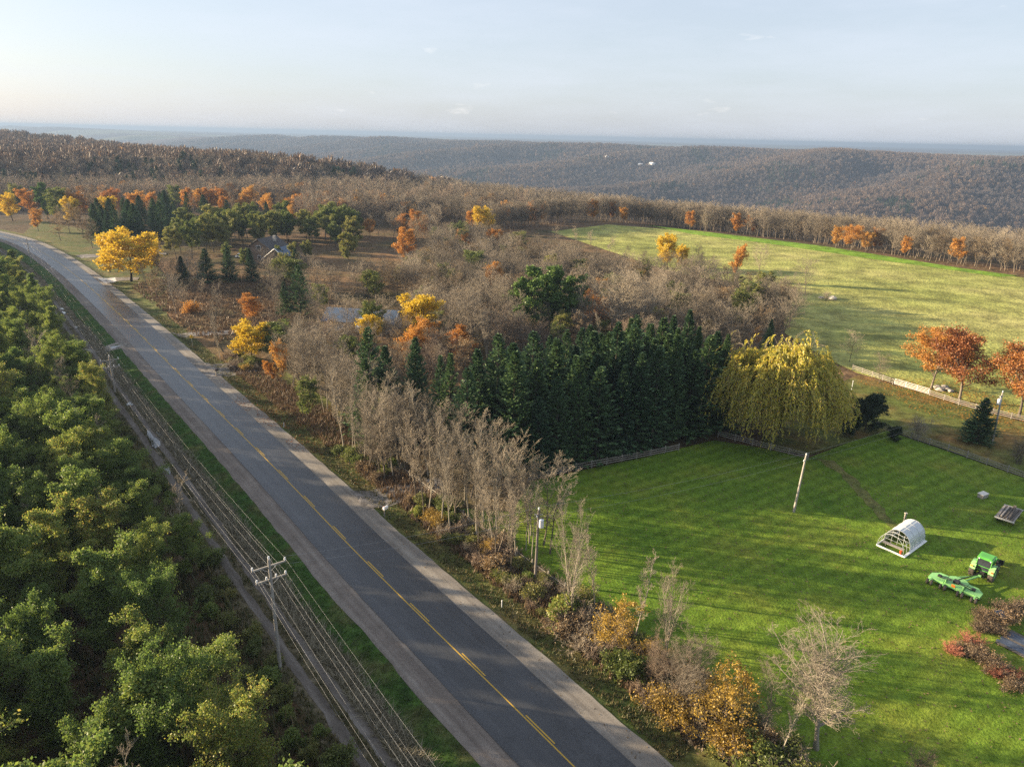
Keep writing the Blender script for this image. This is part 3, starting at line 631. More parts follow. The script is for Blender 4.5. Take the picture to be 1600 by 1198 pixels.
def willow(seed, h, wid):
    rng = np.random.default_rng(seed); T = poly(rng, np.zeros((4, 3)), unit(np.array([[0, 0, 1.], [.35, .15, 1], [-.4, .1, 1], [.05, -.35, 1]])), h*np.array([.72, .66, .68, .62]), 7, .15, .06)
    tk = Acc(); tk.add(*tubes(T, .62*np.linspace(1, .22, 7)[None]*np.ones((4, 1)), 8))
    P1, L1, r1 = kids(rng, T, h*np.full(4, .7), np.full(4, .5), 13, .35, 1, (30, 70), .5, .2, 6, -.15, .08, .35, .4, lambda t, b: wid*(.55+.35*np.random.default_rng(3).random(t.shape)))
    tk.add(*tubes(P1, np.maximum(taper(r1, 6, .2), .03), 5))
    P2, L2, r2 = kids(rng, P1, L1, r1, 12, .25, 1, (25, 65), .42, .3, 4, -.5, .1, .25, .5)
    sc = wid*.84/np.percentile(np.hypot(P2[..., 0], P2[..., 1]), 96)
    for q in (T, P1, P2): q[..., :2] *= sc
    tk = Acc(); tk.add(*tubes(T, .62*np.linspace(1, .22, 7)[None]*np.ones((4, 1)), 8)); tk.add(*tubes(P1, np.maximum(taper(r1, 6, .2), .03), 5))
    cr = Acc(); cr.add(*tubes(P2, np.maximum(taper(r2, 4, .4), .018), 3), 0)
    # hanging strands
    n_ = 4600; aa = rng.random(n_)*2*np.pi; rr_ = wid*.95*np.sqrt(rng.random(n_)); gx_ = np.cos(aa)*rr_; gy_ = np.sin(aa)*rr_; lob = .78+.5*fbm(gx_/3.4+5, gy_/3.4+9, 61, 2); top_ = h*(1-.34*(rr_/wid)**2.4)*(.80+.42*fbm(gx_/2.6, gy_/2.6, 63, 2))
    S = np.stack([np.cos(aa)*rr_*lob, np.sin(aa)*rr_*lob, top_*(1-.42*rng.random(n_)**2.2)], -1); cid = rng.integers(0, 150, n_); cen = S[:150]; S = S*.62 + (cen[np.argmin(((S[:, None, :2]-cen[None, :, :2])**2).sum(-1), 1)])*.38 + rng.normal(0, .25, S.shape); S = np.concatenate([S, P2[:, -1]]); rad = np.hypot(S[:, 0], S[:, 1])
    ln = np.minimum(rng.uniform(1.2, 5.0, len(S))*(.55+.75*np.clip(rad/wid, 0, 1)), np.maximum(S[:, 2]-1.0, .8))
    out = np.stack([S[:, 0], S[:, 1], np.zeros(len(S))], -1)/np.maximum(rad, .3)[:, None]
    st = poly(rng, S, unit(out*.55 + UP*.1 + rng.normal(0, .2, S.shape)), ln, 6, -4.0, .10)
    cr.add(*tubes(st, np.full(st.shape[:2], .010), 3), 0)
    m = 20; t = .03+.97*(np.arange(m)[None]+rng.random((len(st), m)))/m; c, tg = along(st, t)
    c = c.reshape(-1, 3)+rng.normal(0, .10, (t.size, 3)); dr = unit(tg.reshape(-1, 3)+.55*rng.normal(size=c.shape) - UP*.3)
    V, F = leaves(rng, c, 1, .02, .25, dirs=dr, asp=.34); cr.add(V, F, 1)
    zz = np.concatenate(cr.V)[:, 2].max()
    return Tmpl(zz, [('trunk', tk.mesh('trunk', [M['bark_dark']])), ('crown', cr.mesh('crown', [M['twig'], M['leaf_willow']]))])
def bush(seed, h, wid, leaf=None, leaf_n=5, leaf_s=.12, twig_m='twig', nst=26, keep=1.0, spread=.2, lv3=4):
    rng = np.random.default_rng(seed); az = rng.random(nst)*2*np.pi; el = R(90)-np.abs(rng.normal(0, .55, nst))
    d = np.stack([np.cos(az)*np.cos(el)*wid/h*1.6, np.sin(az)*np.cos(el)*wid/h*1.6, np.sin(el)], -1); b = np.zeros((nst, 3)); b[:, :2] = rng.normal(0, .16*wid, (nst, 2))
    ln = h*rng.uniform(.6, 1.0, nst); T = poly(rng, b, unit(d), ln, 5, .1, .12); tr = np.full(nst, .028*h**.5)
    st = Acc(); st.add(*tubes(T, taper(tr, 5, .3), 4))
    P2, L2, r2 = kids(rng, T, ln, tr, 8, .2, 1, (25, 65), .42, .35, 3, .2, .12, .1, .6); P3, L3, r3 = kids(rng, P2, L2, r2, lv3, .2, 1, (25, 60), .6, .3, 2, .1, .1, 0, .7)
    cr = Acc(); cr.add(*tubes(P2, np.maximum(taper(r2, 3, .5), .010), 3), 0); cr.add(*tubes(P3, np.maximum(taper(r3, 2, .6), .008), 3), 0)
    if leaf:
        C = P3.reshape(-1, 3); C = C[rng.random(len(C)) < keep]; cr.add(*leaves(rng, C, leaf_n, spread, leaf_s), 1)
    zz = np.concatenate(cr.V)[:, 2].max()
    return Tmpl(zz, [('stems', st.mesh('stems', [M[twig_m]])), ('foliage' if leaf else 'twigs', cr.mesh('crown', [M[twig_m]] + ([M[leaf]] if leaf else [])))])

TP = {}
TP['green'] = [deciduous(100+i, 12, w_, .13, .08, 34, ang=(30, 62), curve=.7, lv2=6, lv3=5, leaf='leaf_green', leaf_n=13, leaf_s=ls*.7, leaf_sp=.27, bark_m='bark_dark', shape=sh, jit=(.4, 1.25), upb=.2)
               for i, (w_, sh, ls) in enumerate([(3.7, 'cone', .15), (3.3, 'taper', .17), (4.2, 'round', .16), (3.5, 'cone', .18), (3.9, 'taper', .15), (3.4, 'round', .17)])]
TP['olive'] = [deciduous(120+i, 11, 4.0, .14, .2, 18, lv2=6, lv3=5, leaf='leaf_olive', leaf_n=5, leaf_s=.22, leaf_sp=.34, bark_m='bark_dark') for i in range(2)]
TP['bare'] = [deciduous(200+i, 13, w_, .15, .22, nl_, stems=s_, ang=(28, 55), curve=.5, lv2=7, lv3=6, lv4=4, shape=sh, upb=.25) for i, (w_, nl_, s_, sh) in enumerate([(4.8, 18, 1, 'round'), (4.0, 19, 1, 'taper'), (5.2, 11, 2, 'vase'), (4.2, 18, 1, 'round')])]
TP['slim'] = [deciduous(220+i, 13, w_, .11, .30, 20, ang=(26, 48), curve=.6, lv2=6, lv3=5, lv4=4, shape='column', upb=.35, bark_m='bark_pale' if i != 2 else 'bark', twig_m='twig_pale' if i != 2 else 'twig', twig_r=.014) for i, w_ in enumerate([2.5, 2.0, 2.8, 2.2])]
TP['pale'] = [deciduous(248, 12, 4.8, .22, .22, 30, ang=(18, 42), curve=.5, lv2=10, lv3=6, lv4=5, shape='fan', bark_m='bark_pale', twig_m='twig_pale', twig_r=.014, upb=.35, lean=.0),
              deciduous(241, 12, 4.6, .13, .10, 12, stems=3, ang=(24, 50), curve=.5, lv2=8, lv3=5, lv4=4, shape='vase', bark_m='bark_pale', twig_m='twig_pale', twig_r=.014, upb=.25)]
TP['bushy'] = [deciduous(260, 10, 5.6, .14, .06, 10, stems=5, ang=(18, 48), curve=.4, lv2=7, lv3=6, lv4=4, shape='vase', twig_m='twig_red', upb=.25),
               deciduous(261, 10, 5.2, .14, .06, 10, stems=5, ang=(18, 48), curve=.4, lv2=7, lv3=6, lv4=4, shape='vase', upb=.25)]
TP['yellow'] = [deciduous(300+i, 11, 4.8, .2, .16, 22, ang=(35, 66), lv2=7, lv3=5, leaf='leaf_yellow', leaf_n=7, leaf_s=.22, leaf_sp=.36, bark_m='bark_dark', shape='round') for i in range(2)]
TP['orange'] = [deciduous(320+i, 12, 4.2, .18, .18, 20, ang=(35, 64), lv2=7, lv3=5, leaf='leaf_orange', leaf_n=5, leaf_s=.22, leaf_sp=.38, leaf_keep=.9) for i in range(3)]
TP['rust'] = [deciduous(340+i, 12, 6.4, .26, .25, 22, ang=(42, 70), lv2=7, lv3=6, leaf='leaf_rust' if i else 'leaf_orange', leaf_n=7, leaf_s=.19, leaf_sp=.5, leaf_keep=.95) for i in range(2)]
TP['tan'] = [deciduous(350+i, 12, 4.2, .16, .18, 18, lv2=6, lv3=5, lv4=3, leaf='leaf_tan', leaf_n=2, leaf_s=.15, leaf_sp=.3, leaf_keep=.6) for i in range(2)]
TP['gold'] = [deciduous(360+i, 8, 3.4, .10, .08, 18, stems=1, lv2=6, lv3=5, leaf='leaf_gold', leaf_n=4, leaf_s=.13, leaf_sp=.25, leaf_keep=.85) for i in range(2)]
TP['spruce'] = [spruce(400, 18, 4.3), spruce(401, 18, 3.8), spruce(402, 17, 4.6), spruce(403, 18, 4.0, tiers=42), spruce(404, 18, 3.4, tiers=30, per=8, lo=.10), spruce(405, 16, 4.4, tiers=34, per=8)]
TP['pine'] = [deciduous(420+i, 14, 4.8, .2, .12, 24, ang=(55, 80), curve=.25, lv2=7, lv3=4, leaf='needle_pine', leaf_n=12, leaf_s=.24, leaf_sp=.30, bark_m='bark_dark', shape='round') for i in range(2)]
TP['olivepine'] = [deciduous(430+i, 12, 3.8, .16, .32, 18, ang=(45, 78), curve=.3, lv2=6, lv3=4, leaf='leaf_olive', leaf_n=9, leaf_s=.24, leaf_sp=.38, bark_m='bark_dark', shape='round') for i in range(2)]
TP['cedar'] = [deciduous(440, 7, 3.2, .15, .02, 30, ang=(45, 78), curve=.5, lv2=8, lv3=5, leaf='leaf_cedar', leaf_n=8, leaf_s=.16, leaf_sp=.24, bark_m='bark_dark', shape='round')]
TP['willow'] = [willow(450, 16, 9.6)]
TP['brush'] = [bush(500, 2.2, 1.6, None), bush(501, 1.8, 1.6, 'leaf_tan', 2, .09, keep=.6), bush(502, 2.0, 1.4, 'leaf_olive', 3, .10, keep=.7), bush(503, 1.6, 1.5, None, twig_m='twig_red')]
TP['greenbush'] = [bush(510, 2.4, 1.8, 'leaf_olive', 5, .12), bush(511, 2.2, 1.7, 'leaf_green', 5, .13)]
TP['dogwood'] = [bush(520, 1.3, 1.1, None, twig_m='twig_dogwood', nst=34), bush(521, 1.2, 1.1, 'leaf_tan', 2, .06, twig_m='twig_red', nst=26, keep=.6)]
TP['goldbush'] = [bush(530, 3.0, 2.0, 'leaf_gold', 3, .11, keep=.8), bush(531, 2.0, 1.5, 'leaf_orange', 3, .1, keep=.7)]

# ------------------------------------------------------------------ planting
PLANTED = []
def plant(kind, x, y, h, label, group=None, name=None, cat='tree', ws=1.0, i=None, rz=None, sink=.12):
    t = TP[kind][(i if i is not None else rnd.randrange(len(TP[kind]))) % len(TP[kind])]
    o = empty(name, (x, y, hz(x, y)-sink), rnd.random()*6.28 if rz is None else rz); k = h/t.h; o.scale = (k*ws, k*ws, k)
    for pn, me in t.parts: link(pn, me, o)
    tag(o, label, cat, group); PLANTED.append((x, y)); return o
def at_px(kind, u, vb, vt, label, name='tree', ws=1.0, i=None, group=None, cat='tree', rz=None, h=None):
    x, y = gp(u, vb); return plant(kind, x, y, h or top_height(x, y, vt, u), label, group, name, cat, ws, i, rz)
def inside(p, poly_):
    x, y = p; c = False; j = len(poly_)-1
    for i in range(len(poly_)):
        xi, yi = poly_[i]; xj, yj = poly_[j]
        if (yi > y) != (yj > y) and x < (xj-xi)*(y-yi)/(yj-yi)+xi: c = not c
        j = i
    return c
class Spread:
    """keeps a least distance between plants"""
    def __init__(s, d): s.d = d; s.g = {}
    def ok(s, x, y, add=True, d=None):
        d = d or s.d; i, j = int(x//s.d), int(y//s.d)
        for a in range(i-2, i+3):
            for b in range(j-2, j+3):
                for (px, py) in s.g.get((a, b), ()):
                    if (px-x)**2+(py-y)**2 < d*d: return False
        if add: s.g.setdefault((i, j), []).append((x, y))
        return True
def px_of(x, y, z):
    v = np.array([x, y, z-CAM_H]); f = np.array([0, math.cos(PITCH), -math.sin(PITCH)]); up = np.array([0, math.sin(PITCH), math.cos(PITCH)])
    d = v@f; a, b = v[0]/d, (v@up)/d; c, s = math.cos(-ROLL), math.sin(-ROLL); a, b = a*c-b*s, a*s+b*c
    return (800+a*FPX, 599-b*FPX) if d > 0 else (-999, -999)

MASS = {'bare': [], 'bushy': [], 'line': [], 'green': [], 'brush': []}
# ---- green wood left of the road
def left_wood():
    sp = Spread(4.8); got = []
    for _ in range(9000):
        s = S0-30+rnd.random()*(RS[-1]-S0-80); off = -15.8 - rnd.random()**.8*36
        d_ = s-S0
        x, y = rl(s, off)
        if y < 8 or y > 330: continue
        u, v = px_of(x, y, hz(x, y)+9)
        if u < -330: continue
        if 30 < y < 57 and off > -20.5: continue          # open ground round the nearest pole
        if sp.ok(x, y, True, 3.7 if y < 120 else 4.8): got.append((x, y, off, u))
    got.sort(key=lambda q: q[1]); n = 0
    LB = [(40, 'in the nearest corner'), (58, 'left of the nearest utility pole'), (80, 'just beyond the nearest utility pole'), (105, 'by the long puddle'), (140, 'by the second utility pole'), (190, 'before the field entrance'), (999, 'where the road curves away')]
    for x, y, off, u in got:
        h = rnd.uniform(8.0, 13.6) if off < -20 else rnd.uniform(7.0, 11.0)
        row = 'beside the track, ' if off > -19.5 else 'in the second row from the track, ' if off > -24 else 'deep in the left wood, '
        lab = 'leafy green tree ' + row + next(l for q, l in LB if y < q)
        if rnd.random() < .05 and u > 0: plant('slim', x, y, h, 'bare grey tree standing among the leafy trees left of the road', 'bare trees in the left wood', 'bare_tree'); continue
        if u < -60 or off < -40 or n >= 285: MASS['green'].append((x, y, h)); continue
        n += 1; plant('green', x, y, h, lab, 'trees of the green wood left of the road', 'green_tree', ws=rnd.uniform(.68, 1.08))
    sp2 = Spread(2.0)
    for _ in range(600):
        s = S0-10+rnd.random()**1.5*300; off = -13.9-rnd.random()*2.6; x, y = rl(s, off)
        if not sp2.ok(x, y): continue
        if y > 115 or y < 30: MASS['brush'].append((x, y, rnd.uniform(1.0, 2.4)))
        else: plant(rnd.choice(['brush', 'brush', 'greenbush']), x, y, rnd.uniform(1.0, 2.4), 'low dark bush on the edge of the wood beside the track', 'bushes along the track', 'bush', 'bush')
left_wood()

# ---- spruce grove beside the lawn
ORD = ['first', 'second', 'third', 'fourth', 'fifth', 'sixth', 'seventh', 'eighth', 'ninth', 'tenth', 'eleventh', 'twelfth', 'thirteenth', 'fourteenth', 'fifteenth']
def grove():
    a = np.array(gp(842, 737)); b = np.array(gp(1118, 672)); L_ = np.hypot(*(b-a)); d = (b-a)/L_; nrm = np.array([-d[1], d[0]]); n = int(L_/3.1)
    for r_ in range(5):
        for k in range(n+1):
            p = a + d*(k*L_/n + rnd.uniform(-.6, .6) + (1.5 if r_ % 2 else 0)) + nrm*(r_*3.7+rnd.uniform(-.5, .5))
            h = rnd.choice([rnd.uniform(12, 13.5), rnd.uniform(13.5, 15), rnd.uniform(15, 17.2)]) + (1.0 if r_ in (1, 2, 3) else 0) + (1.2 if k > n*.2 else -.8)
            if r_ == 0: lab, gr = f'dark spruce in the front row of the grove by the lawn, {ORD[min(k,14)]} from the roadside', 'spruces of the grove'
            else: lab, gr = 'dark spruce inside the dense grove, behind its front row', 'spruces of the grove'
            plant('spruce', p[0], p[1], h, lab, gr, 'spruce_tree', ws=rnd.uniform(.72, 1.25))
    for u, vb, vt, t in [(583, 675, 512, 'tall spruce leftmost beside the roadside poplars'), (607, 690, 540, 'shorter spruce right of the leftmost tall spruce'), (652, 690, 527, 'lone pointed spruce standing in front of the bare birches'),
                         (690, 705, 555, 'dark narrow spruce left end of the grove'), (704, 712, 552, 'spruce beside the narrow one at the left end of the grove'), (745, 722, 545, 'spruce at the left shoulder of the grove'), (775, 720, 522, 'tall pointed spruce with sunlit tip at the left of the grove'),
                         (800, 735, 548, 'spruce at the lawn corner end of the grove'), (730, 735, 575, 'low spruce behind the pale roadside trees'), (575, 690, 560, 'low spruce under the leftmost tall spruce'), (1130, 672, 573, 'short dark spruce between the grove and the willow')]:
        at_px('spruce', u, vb, vt, t, 'spruce_tree', ws=1.0)
grove()
# ---- willow and the garden trees
at_px('willow', 1208, 684, 514, 'large weeping willow with yellow green hanging branches beside the lawn fence', 'willow_tree', ws=1.0, i=0, rz=.4)
at_px('willow', 1168, 660, 535, 'smaller olive willow behind the large willow, on its left', 'willow_tree', ws=.72, i=0, rz=2.4)
at_px('rust', 1455, 607, 512, 'orange maple leftmost of the three autumn trees by the far fence', 'maple_tree', ws=1.05, i=0)
at_px('rust', 1498, 628, 507, 'rust red oak in the middle of the three autumn trees by the far fence', 'oak_tree', ws=1.15, i=1)
at_px('rust', 1592, 650, 532, 'rust red oak cut by the right edge of the picture', 'oak_tree', ws=1.15, i=1)
at_px('spruce', 1525, 690, 620, 'small dark spruce alone on the yard grass', 'spruce_tree', ws=1.5, i=2)
at_px('cedar', 1352, 672, 608, 'round dark cedar right of the willow', 'cedar_tree', ws=1.0)
at_px('cedar', 1328, 680, 632, 'low dark cedar between the willow and the round cedar', 'cedar_tree', ws=1.0)
at_px('cedar', 1397, 688, 662, 'small dark bush by the end of the yard fence', 'bush', cat='bush')
at_px('bushy', 1434, 688, 645, 'bare rounded shrub just behind the lawn fence', 'bare_tree', i=1)
at_px('bushy', 1592, 725, 682, 'bare grey shrub at the right edge behind the lawn fence', 'bare_tree', i=1)
at_px('bare', 1374, 598, 548, 'small bare tree with a few tan leaves at the far fence', 'bare_tree', i=3)
at_px('bare', 1327, 565, 512, 'bare tree right behind the willow on the field edge', 'bare_tree', i=0)
at_px('bare', 1258, 460, 398, 'bare tree standing alone in the hay field casting a long shadow', 'bare_tree', i=0)
at_px('orange', 1148, 440, 378, 'narrow orange tree in the hedgerow before the field', 'maple_tree', ws=.6, i=0)
at_px('bare', 1185, 433, 378, 'bare round tree right of the narrow orange one', 'bare_tree', i=0)
at_px('yellow', 1043, 420, 364, 'golden yellow tree in the hedgerow before the field', 'maple_tree', ws=1.0, i=0)
at_px('yellow', 1067, 424, 380, 'smaller golden tree right of the hedgerow golden tree', 'maple_tree', ws=.75, i=1)
at_px('bare', 1095, 424, 378, 'bare tree between the golden and the orange hedgerow trees', 'bare_tree')
at_px('spruce', 1197, 560, 498, 'small spruce tip showing above the willow', 'spruce_tree')
at_px('orange', 1180, 545, 508, 'little orange tree just behind the willow crown', 'maple_tree', ws=.8)
at_px('pine', 832, 525, 416, 'broad bright green pine, left of the two in the bare woods', 'pine_tree', ws=1.05, i=0)
at_px('pine', 870, 525, 412, 'broad bright green pine, right of the two in the bare woods', 'pine_tree', ws=1.05, i=1)
at_px('pale', 960, 535, 412, 'wide pale barked bare tree behind the grove', 'bare_tree', ws=1.2, i=0)
at_px('pale', 1000, 530, 424, 'pale barked bare tree right of the wide pale one behind the grove', 'bare_tree', ws=1.0, i=1)
at_px('pale', 918, 530, 432, 'pale barked bare tree left of the wide pale one behind the grove', 'bare_tree', ws=.9, i=1)
at_px('bushy', 740, 560, 436, 'broad rounded bare tree with brown twigs above the grove', 'bare_tree', ws=1.25, i=1)
at_px('bushy', 850, 560, 492, 'rounded bare tree with pinkish twigs behind the spruce tips', 'bare_tree', ws=1.3, i=0)
at_px('bushy', 800, 560, 470, 'rounded bare tree with reddish twigs left of the pines', 'bare_tree', ws=1.0, i=0)
at_px('yellow', 648, 540, 456, 'bright yellow tree right of the blue roofed building', 'maple_tree', ws=1.15, i=0)
at_px('yellow', 574, 555, 488, 'small bright yellow tree before the blue roofed building', 'maple_tree', ws=.9, i=1)
at_px('yellow', 392, 562, 498, 'bright yellow tree by the second driveway', 'maple_tree', ws=1.35, i=0)
at_px('olive', 428, 565, 500, 'yellowing tree right of the bright yellow tree by the driveway', 'maple_tree', ws=1.2)
at_px('orange', 397, 505, 455, 'orange maple behind the yellow tree by the driveway', 'maple_tree', ws=1.25, i=1)
at_px('orange', 440, 600, 528, 'thin orange tree among the roadside bare trees', 'maple_tree', ws=.55, i=2)
at_px('orange', 425, 598, 560, 'low orange bush at the end of the second driveway', 'maple_tree', ws=.8, i=0)
at_px('spruce', 470, 492, 414, 'dark spruce pair member on the right, beyond the orange maple', 'spruce_tree', ws=1.3)
at_px('spruce', 447, 492, 440, 'shorter dark spruce left of the taller one beyond the orange maple', 'spruce_tree', ws=1.2)
at_px('spruce', 287, 448, 400, 'small dark spruce in the brown meadow right of the yellow willow', 'spruce_tree', ws=1.6)
at_px('spruce', 325, 442, 388, 'olive conifer in the meadow in front of the house', 'spruce_tree', ws=1.7)
at_px('spruce', 360, 440, 385, 'dark conifer before the house, left of the white car', 'spruce_tree', ws=1.3)
at_px('spruce', 394, 440, 388, 'dark conifer before the house gable', 'spruce_tree', ws=1.3)
at_px('spruce', 464, 438, 388, 'dark conifer at the right end of the house', 'spruce_tree', ws=1.2)
at_px('yellow', 205, 440, 354, 'large bright yellow tree leaning over the third driveway', 'yellow_tree', ws=1.5, i=0)
at_px('yellow', 172, 425, 360, 'yellow crown left of the large yellow tree by the road', 'yellow_tree', ws=.8, i=1)
at_px('yellow', 238, 428, 368, 'smaller yellow tree right of the large yellow tree', 'yellow_tree', ws=.8, i=1)
at_px('bare', 335, 540, 435, 'tall thin bare tree beside the first meadow driveway', 'bare_tree', ws=.6, i=1)
at_px('slim', 275, 490, 425, 'pale thin bare tree in the brown meadow', 'bare_tree', ws=.9)
at_px('slim', 345, 565, 490, 'small bare tree beside the yellow warning sign', 'bare_tree', ws=.8)
at_px('tan', 245, 440, 395, 'pinkish brown tree under the large yellow tree', 'tan_tree', ws=1.0)
at_px('tan', 270, 450, 402, 'brown leaved tree right of the large yellow tree', 'tan_tree', ws=.9)
at_px('goldbush', 297, 490, 468, 'rust red bush in the brown meadow', 'bush', cat='bush', i=1)
# orange and dark trees up the road
for u, vb, vt, k, t in [(48, 340, 292, 'orange', 'tan orange tree at the far bend of the road'), (75, 342, 284, 'pine', 'dark green tree among orange ones at the far bend'), (90, 350, 292, 'olive', 'olive tree right of the dark green one at the far bend'),
                        (125, 350, 298, 'orange', 'orange tree in the middle of the row along the far lawn'), (110, 365, 315, 'tan', 'brown tree on the far roadside lawn, left'), (130, 372, 320, 'tan', 'brown tree on the far roadside lawn, right'), (118, 352, 305, 'yellow', 'yellow orange tree on the far roadside lawn'),
                        (148, 350, 300, 'tan', 'brown tree beside the far dark conifers'), (168, 345, 305, 'yellow', 'yellow tree behind the far dark conifers'), (188, 340, 290, 'rust', 'red tree above the far dark conifers'), (235, 338, 298, 'orange', 'orange tree behind the dark conifers'),
                        (300, 335, 292, 'orange', 'tan orange tree left of the big orange pair'), (347, 335, 291, 'orange', 'paler of the two orange trees on the far wood edge'), (386, 336, 288, 'orange', 'big orange tree on the far wood edge'), (275, 330, 288, 'olive', 'yellow green tree among the far conifers'),
                        (95, 376, 330, 'tan', 'brown tree nearest the road on the far lawn'), (145, 388, 342, 'tan', 'brown tree left of the large yellow tree, close to the road'), (160, 366, 325, 'olive', 'olive tree behind the large yellow tree'), (20, 345, 300, 'yellow', 'pale yellow tree at the left edge by the far bend'), (455, 352, 318, 'orange', 'faint orange tree above the house pines'), (660, 372, 335, 'orange', 'rust tree left of the meadow strip'),
                        (60, 362, 325, 'orange', 'low orange tree on the far lawn'), (32, 330, 285, 'olive', 'pale green tree at the far left bend'), (630, 410, 352, 'orange', 'orange tree by the meadow clearing'), (578, 370, 340, 'orange', 'small orange tree near the wood centre'),
                        (755, 366, 320, 'yellow', 'bright yellow tree in the far tree line'), (790, 352, 312, 'orange', 'orange tree right of the bright yellow far tree'), (740, 362, 326, 'orange', 'orange tree left of the bright yellow far tree'), (926, 346, 312, 'orange', 'tall orange tree in the far tree line at the field corner'),
                        (828, 348, 312, 'orange', 'dull orange tree in the far tree line'), (848, 348, 314, 'orange', 'second dull orange tree in the far tree line'), (974, 350, 322, 'orange', 'orange tree in the far tree line above the field'), (1078, 360, 328, 'orange', 'small orange tree in the line above the field'),
                        (1150, 368, 332, 'orange', 'rust orange tree in the line above the field'), (1305, 388, 352, 'orange', 'first of three orange trees close together in the field line'), (1330, 391, 350, 'rust', 'second of three orange trees close together in the field line'), (1352, 394, 360, 'orange', 'third of three orange trees close together in the field line'),
                        (1413, 402, 368, 'orange', 'lone orange tree far right in the field line'), (1100, 365, 330, 'bare', 'bare tree beside the small orange tree in the field line'), (545, 420, 360, 'olivepine', 'green pine right of the house pines'), (650, 395, 330, 'tan', 'brown leaved tree above the clearing')]:
    at_px(k, u, vb, vt, t, {'orange': 'maple_tree', 'yellow': 'maple_tree', 'rust': 'oak_tree', 'pine': 'pine_tree', 'olive': 'olive_tree', 'tan': 'tan_tree', 'bare': 'bare_tree', 'olivepine': 'pine_tree'}[k], ws=.95)
# conifer belts
def belt(poly_px, kind, n, d, hlo, hhi, label, group, name, ws=1.0, vcheck=None, mixk=None):
    P = [gp(*p) for p in poly_px]; xs = [p[0] for p in P]; ys = [p[1] for p in P]; sp = Spread(d); c = 0; out = []
    for _ in range(n*60):
        if c >= n: break
        x = rnd.uniform(min(xs), max(xs)); y = rnd.uniform(min(ys), max(ys))
        if not inside((x, y), P): continue
        if any((x-a)**2+(y-b)**2 < (d*.55)**2 for a, b in PLANTED[-400:]): continue
        if abs(offq(x, y)) < 12: continue
        if not sp.ok(x, y): continue
        k = kind
        if kind == 'bare' and rnd.random() < .6: MASS['bare'].append((x, y, rnd.uniform(hlo, hhi))); c += 1; continue
        if mixk and rnd.random() < mixk[1]: k = mixk[0]
        plant(k, x, y, rnd.uniform(hlo, hhi), label, group, name, ws=ws*rnd.uniform(.85, 1.15)); c += 1
    return c
belt([(145, 365), (260, 345), (300, 350), (300, 370), (165, 385)], 'spruce', 26, 4.0, 11, 17, 'dark spruce in the belt behind the large yellow tree', 'spruces of the far belt', 'spruce_tree', 1.4)
for u, vb, vt in [(322, 345, 304), (357, 348, 312), (418, 346, 315), (255, 340, 300)]:
    at_px('spruce', u, vb, vt, f'pointed spruce standing above the house pines, {"left of" if u < 330 else "below" if u < 400 else "right of"} the big orange tree' if u != 255 else 'tallest spruce of the belt behind the yellow tree', 'spruce_tree', ws=1.4)
belt([(255, 388), (350, 368), (480, 362), (565, 368), (560, 392), (460, 384), (360, 396), (270, 408)], 'olivepine', 46, 4.6, 11, 16, 'olive green pine in the plantation behind the house', 'pines behind the house', 'pine_tree', 1.0)
belt([(150, 334), (400, 326), (560, 334), (690, 346), (690, 353), (560, 346), (400, 340), (160, 352)], 'tan', 44, 4.5, 10, 15, 'autumn tree on the front edge of the woods beyond the houses', 'trees on the far wood edge', 'tan_tree', 1.0, mixk=('orange', .28))
belt([(560, 352), (690, 356), (680, 385), (600, 375)], 'bare', 22, 4.5, 8, 12, 'bare tree right of the house pines before the clearing', 'bare trees by the clearing', 'bare_tree', 1.0, mixk=('orange', .15))
belt([(345, 408), (480, 402), (500, 425), (440, 440), (350, 436)], 'olivepine', 5, 6.0, 7, 10, 'olive pine close around the brown house', 'pines close to the house', 'pine_tree', .9)
belt([(420, 445), (500, 430), (545, 470), (500, 500), (430, 500)], 'bare', 18, 4.0, 7, 11, 'bare tree left of the blue roofed building', 'bare trees by the blue roofed building', 'bare_tree', 1.0, mixk=('olive', .25))
belt([(500, 520), (640, 520), (630, 534), (510, 536)], 'bare', 5, 3.5, 7, 10, 'bare tree in front of the blue roofed building', 'bare trees before the blue roofed building', 'bare_tree', .9)
belt([(215, 450), (300, 430), (330, 470), (290, 500)], 'bare', 12, 5.0, 5, 9, 'bare tree standing in the brown meadow', 'bare trees in the brown meadow', 'bare_tree', .9, mixk=('tan', .4))
# ---- slender bare trees between road and lawn
def roadside():
    sp = Spread(1.6); pts = []
    for _ in range(2300):
        s = near_s(59)+rnd.random()*(near_s(150)-near_s(59)); off = rnd.uniform(10.2, 18.5); x, y = rl(s, off)
        if near_s(75.5) < s < near_s(80.5) and off < 16: continue                        # driveway
        if s < near_s(66) and off < 11.5: continue
        u, v = px_of(x, y, hz(x, y))
        if near_s(90) < s < near_s(126) and off < 14.0: continue
        if y > 118 and off < 11.5+ (y-118)*.5: continue
        if y > 126 and u < 420: continue
        if sp.ok(x, y): pts.append((x, y, off, u))
    for x, y, off, u in pts:
        k = rnd.random(); near = y < 93
        lab = 'slender pale bare tree in the clump between road and lawn' if near else 'slender bare tree in the strip left of the spruces, by the road'
        plant('slim' if k < .75 else 'bare', x, y, rnd.uniform(9.5, 14) if near else rnd.uniform(9.5, 14), lab, 'slender bare trees by the lawn' if near else 'slender bare trees along the road', 'bare_tree', ws=rnd.uniform(.7, 1.0) if near else rnd.uniform(.8, 1.15))
roadside()
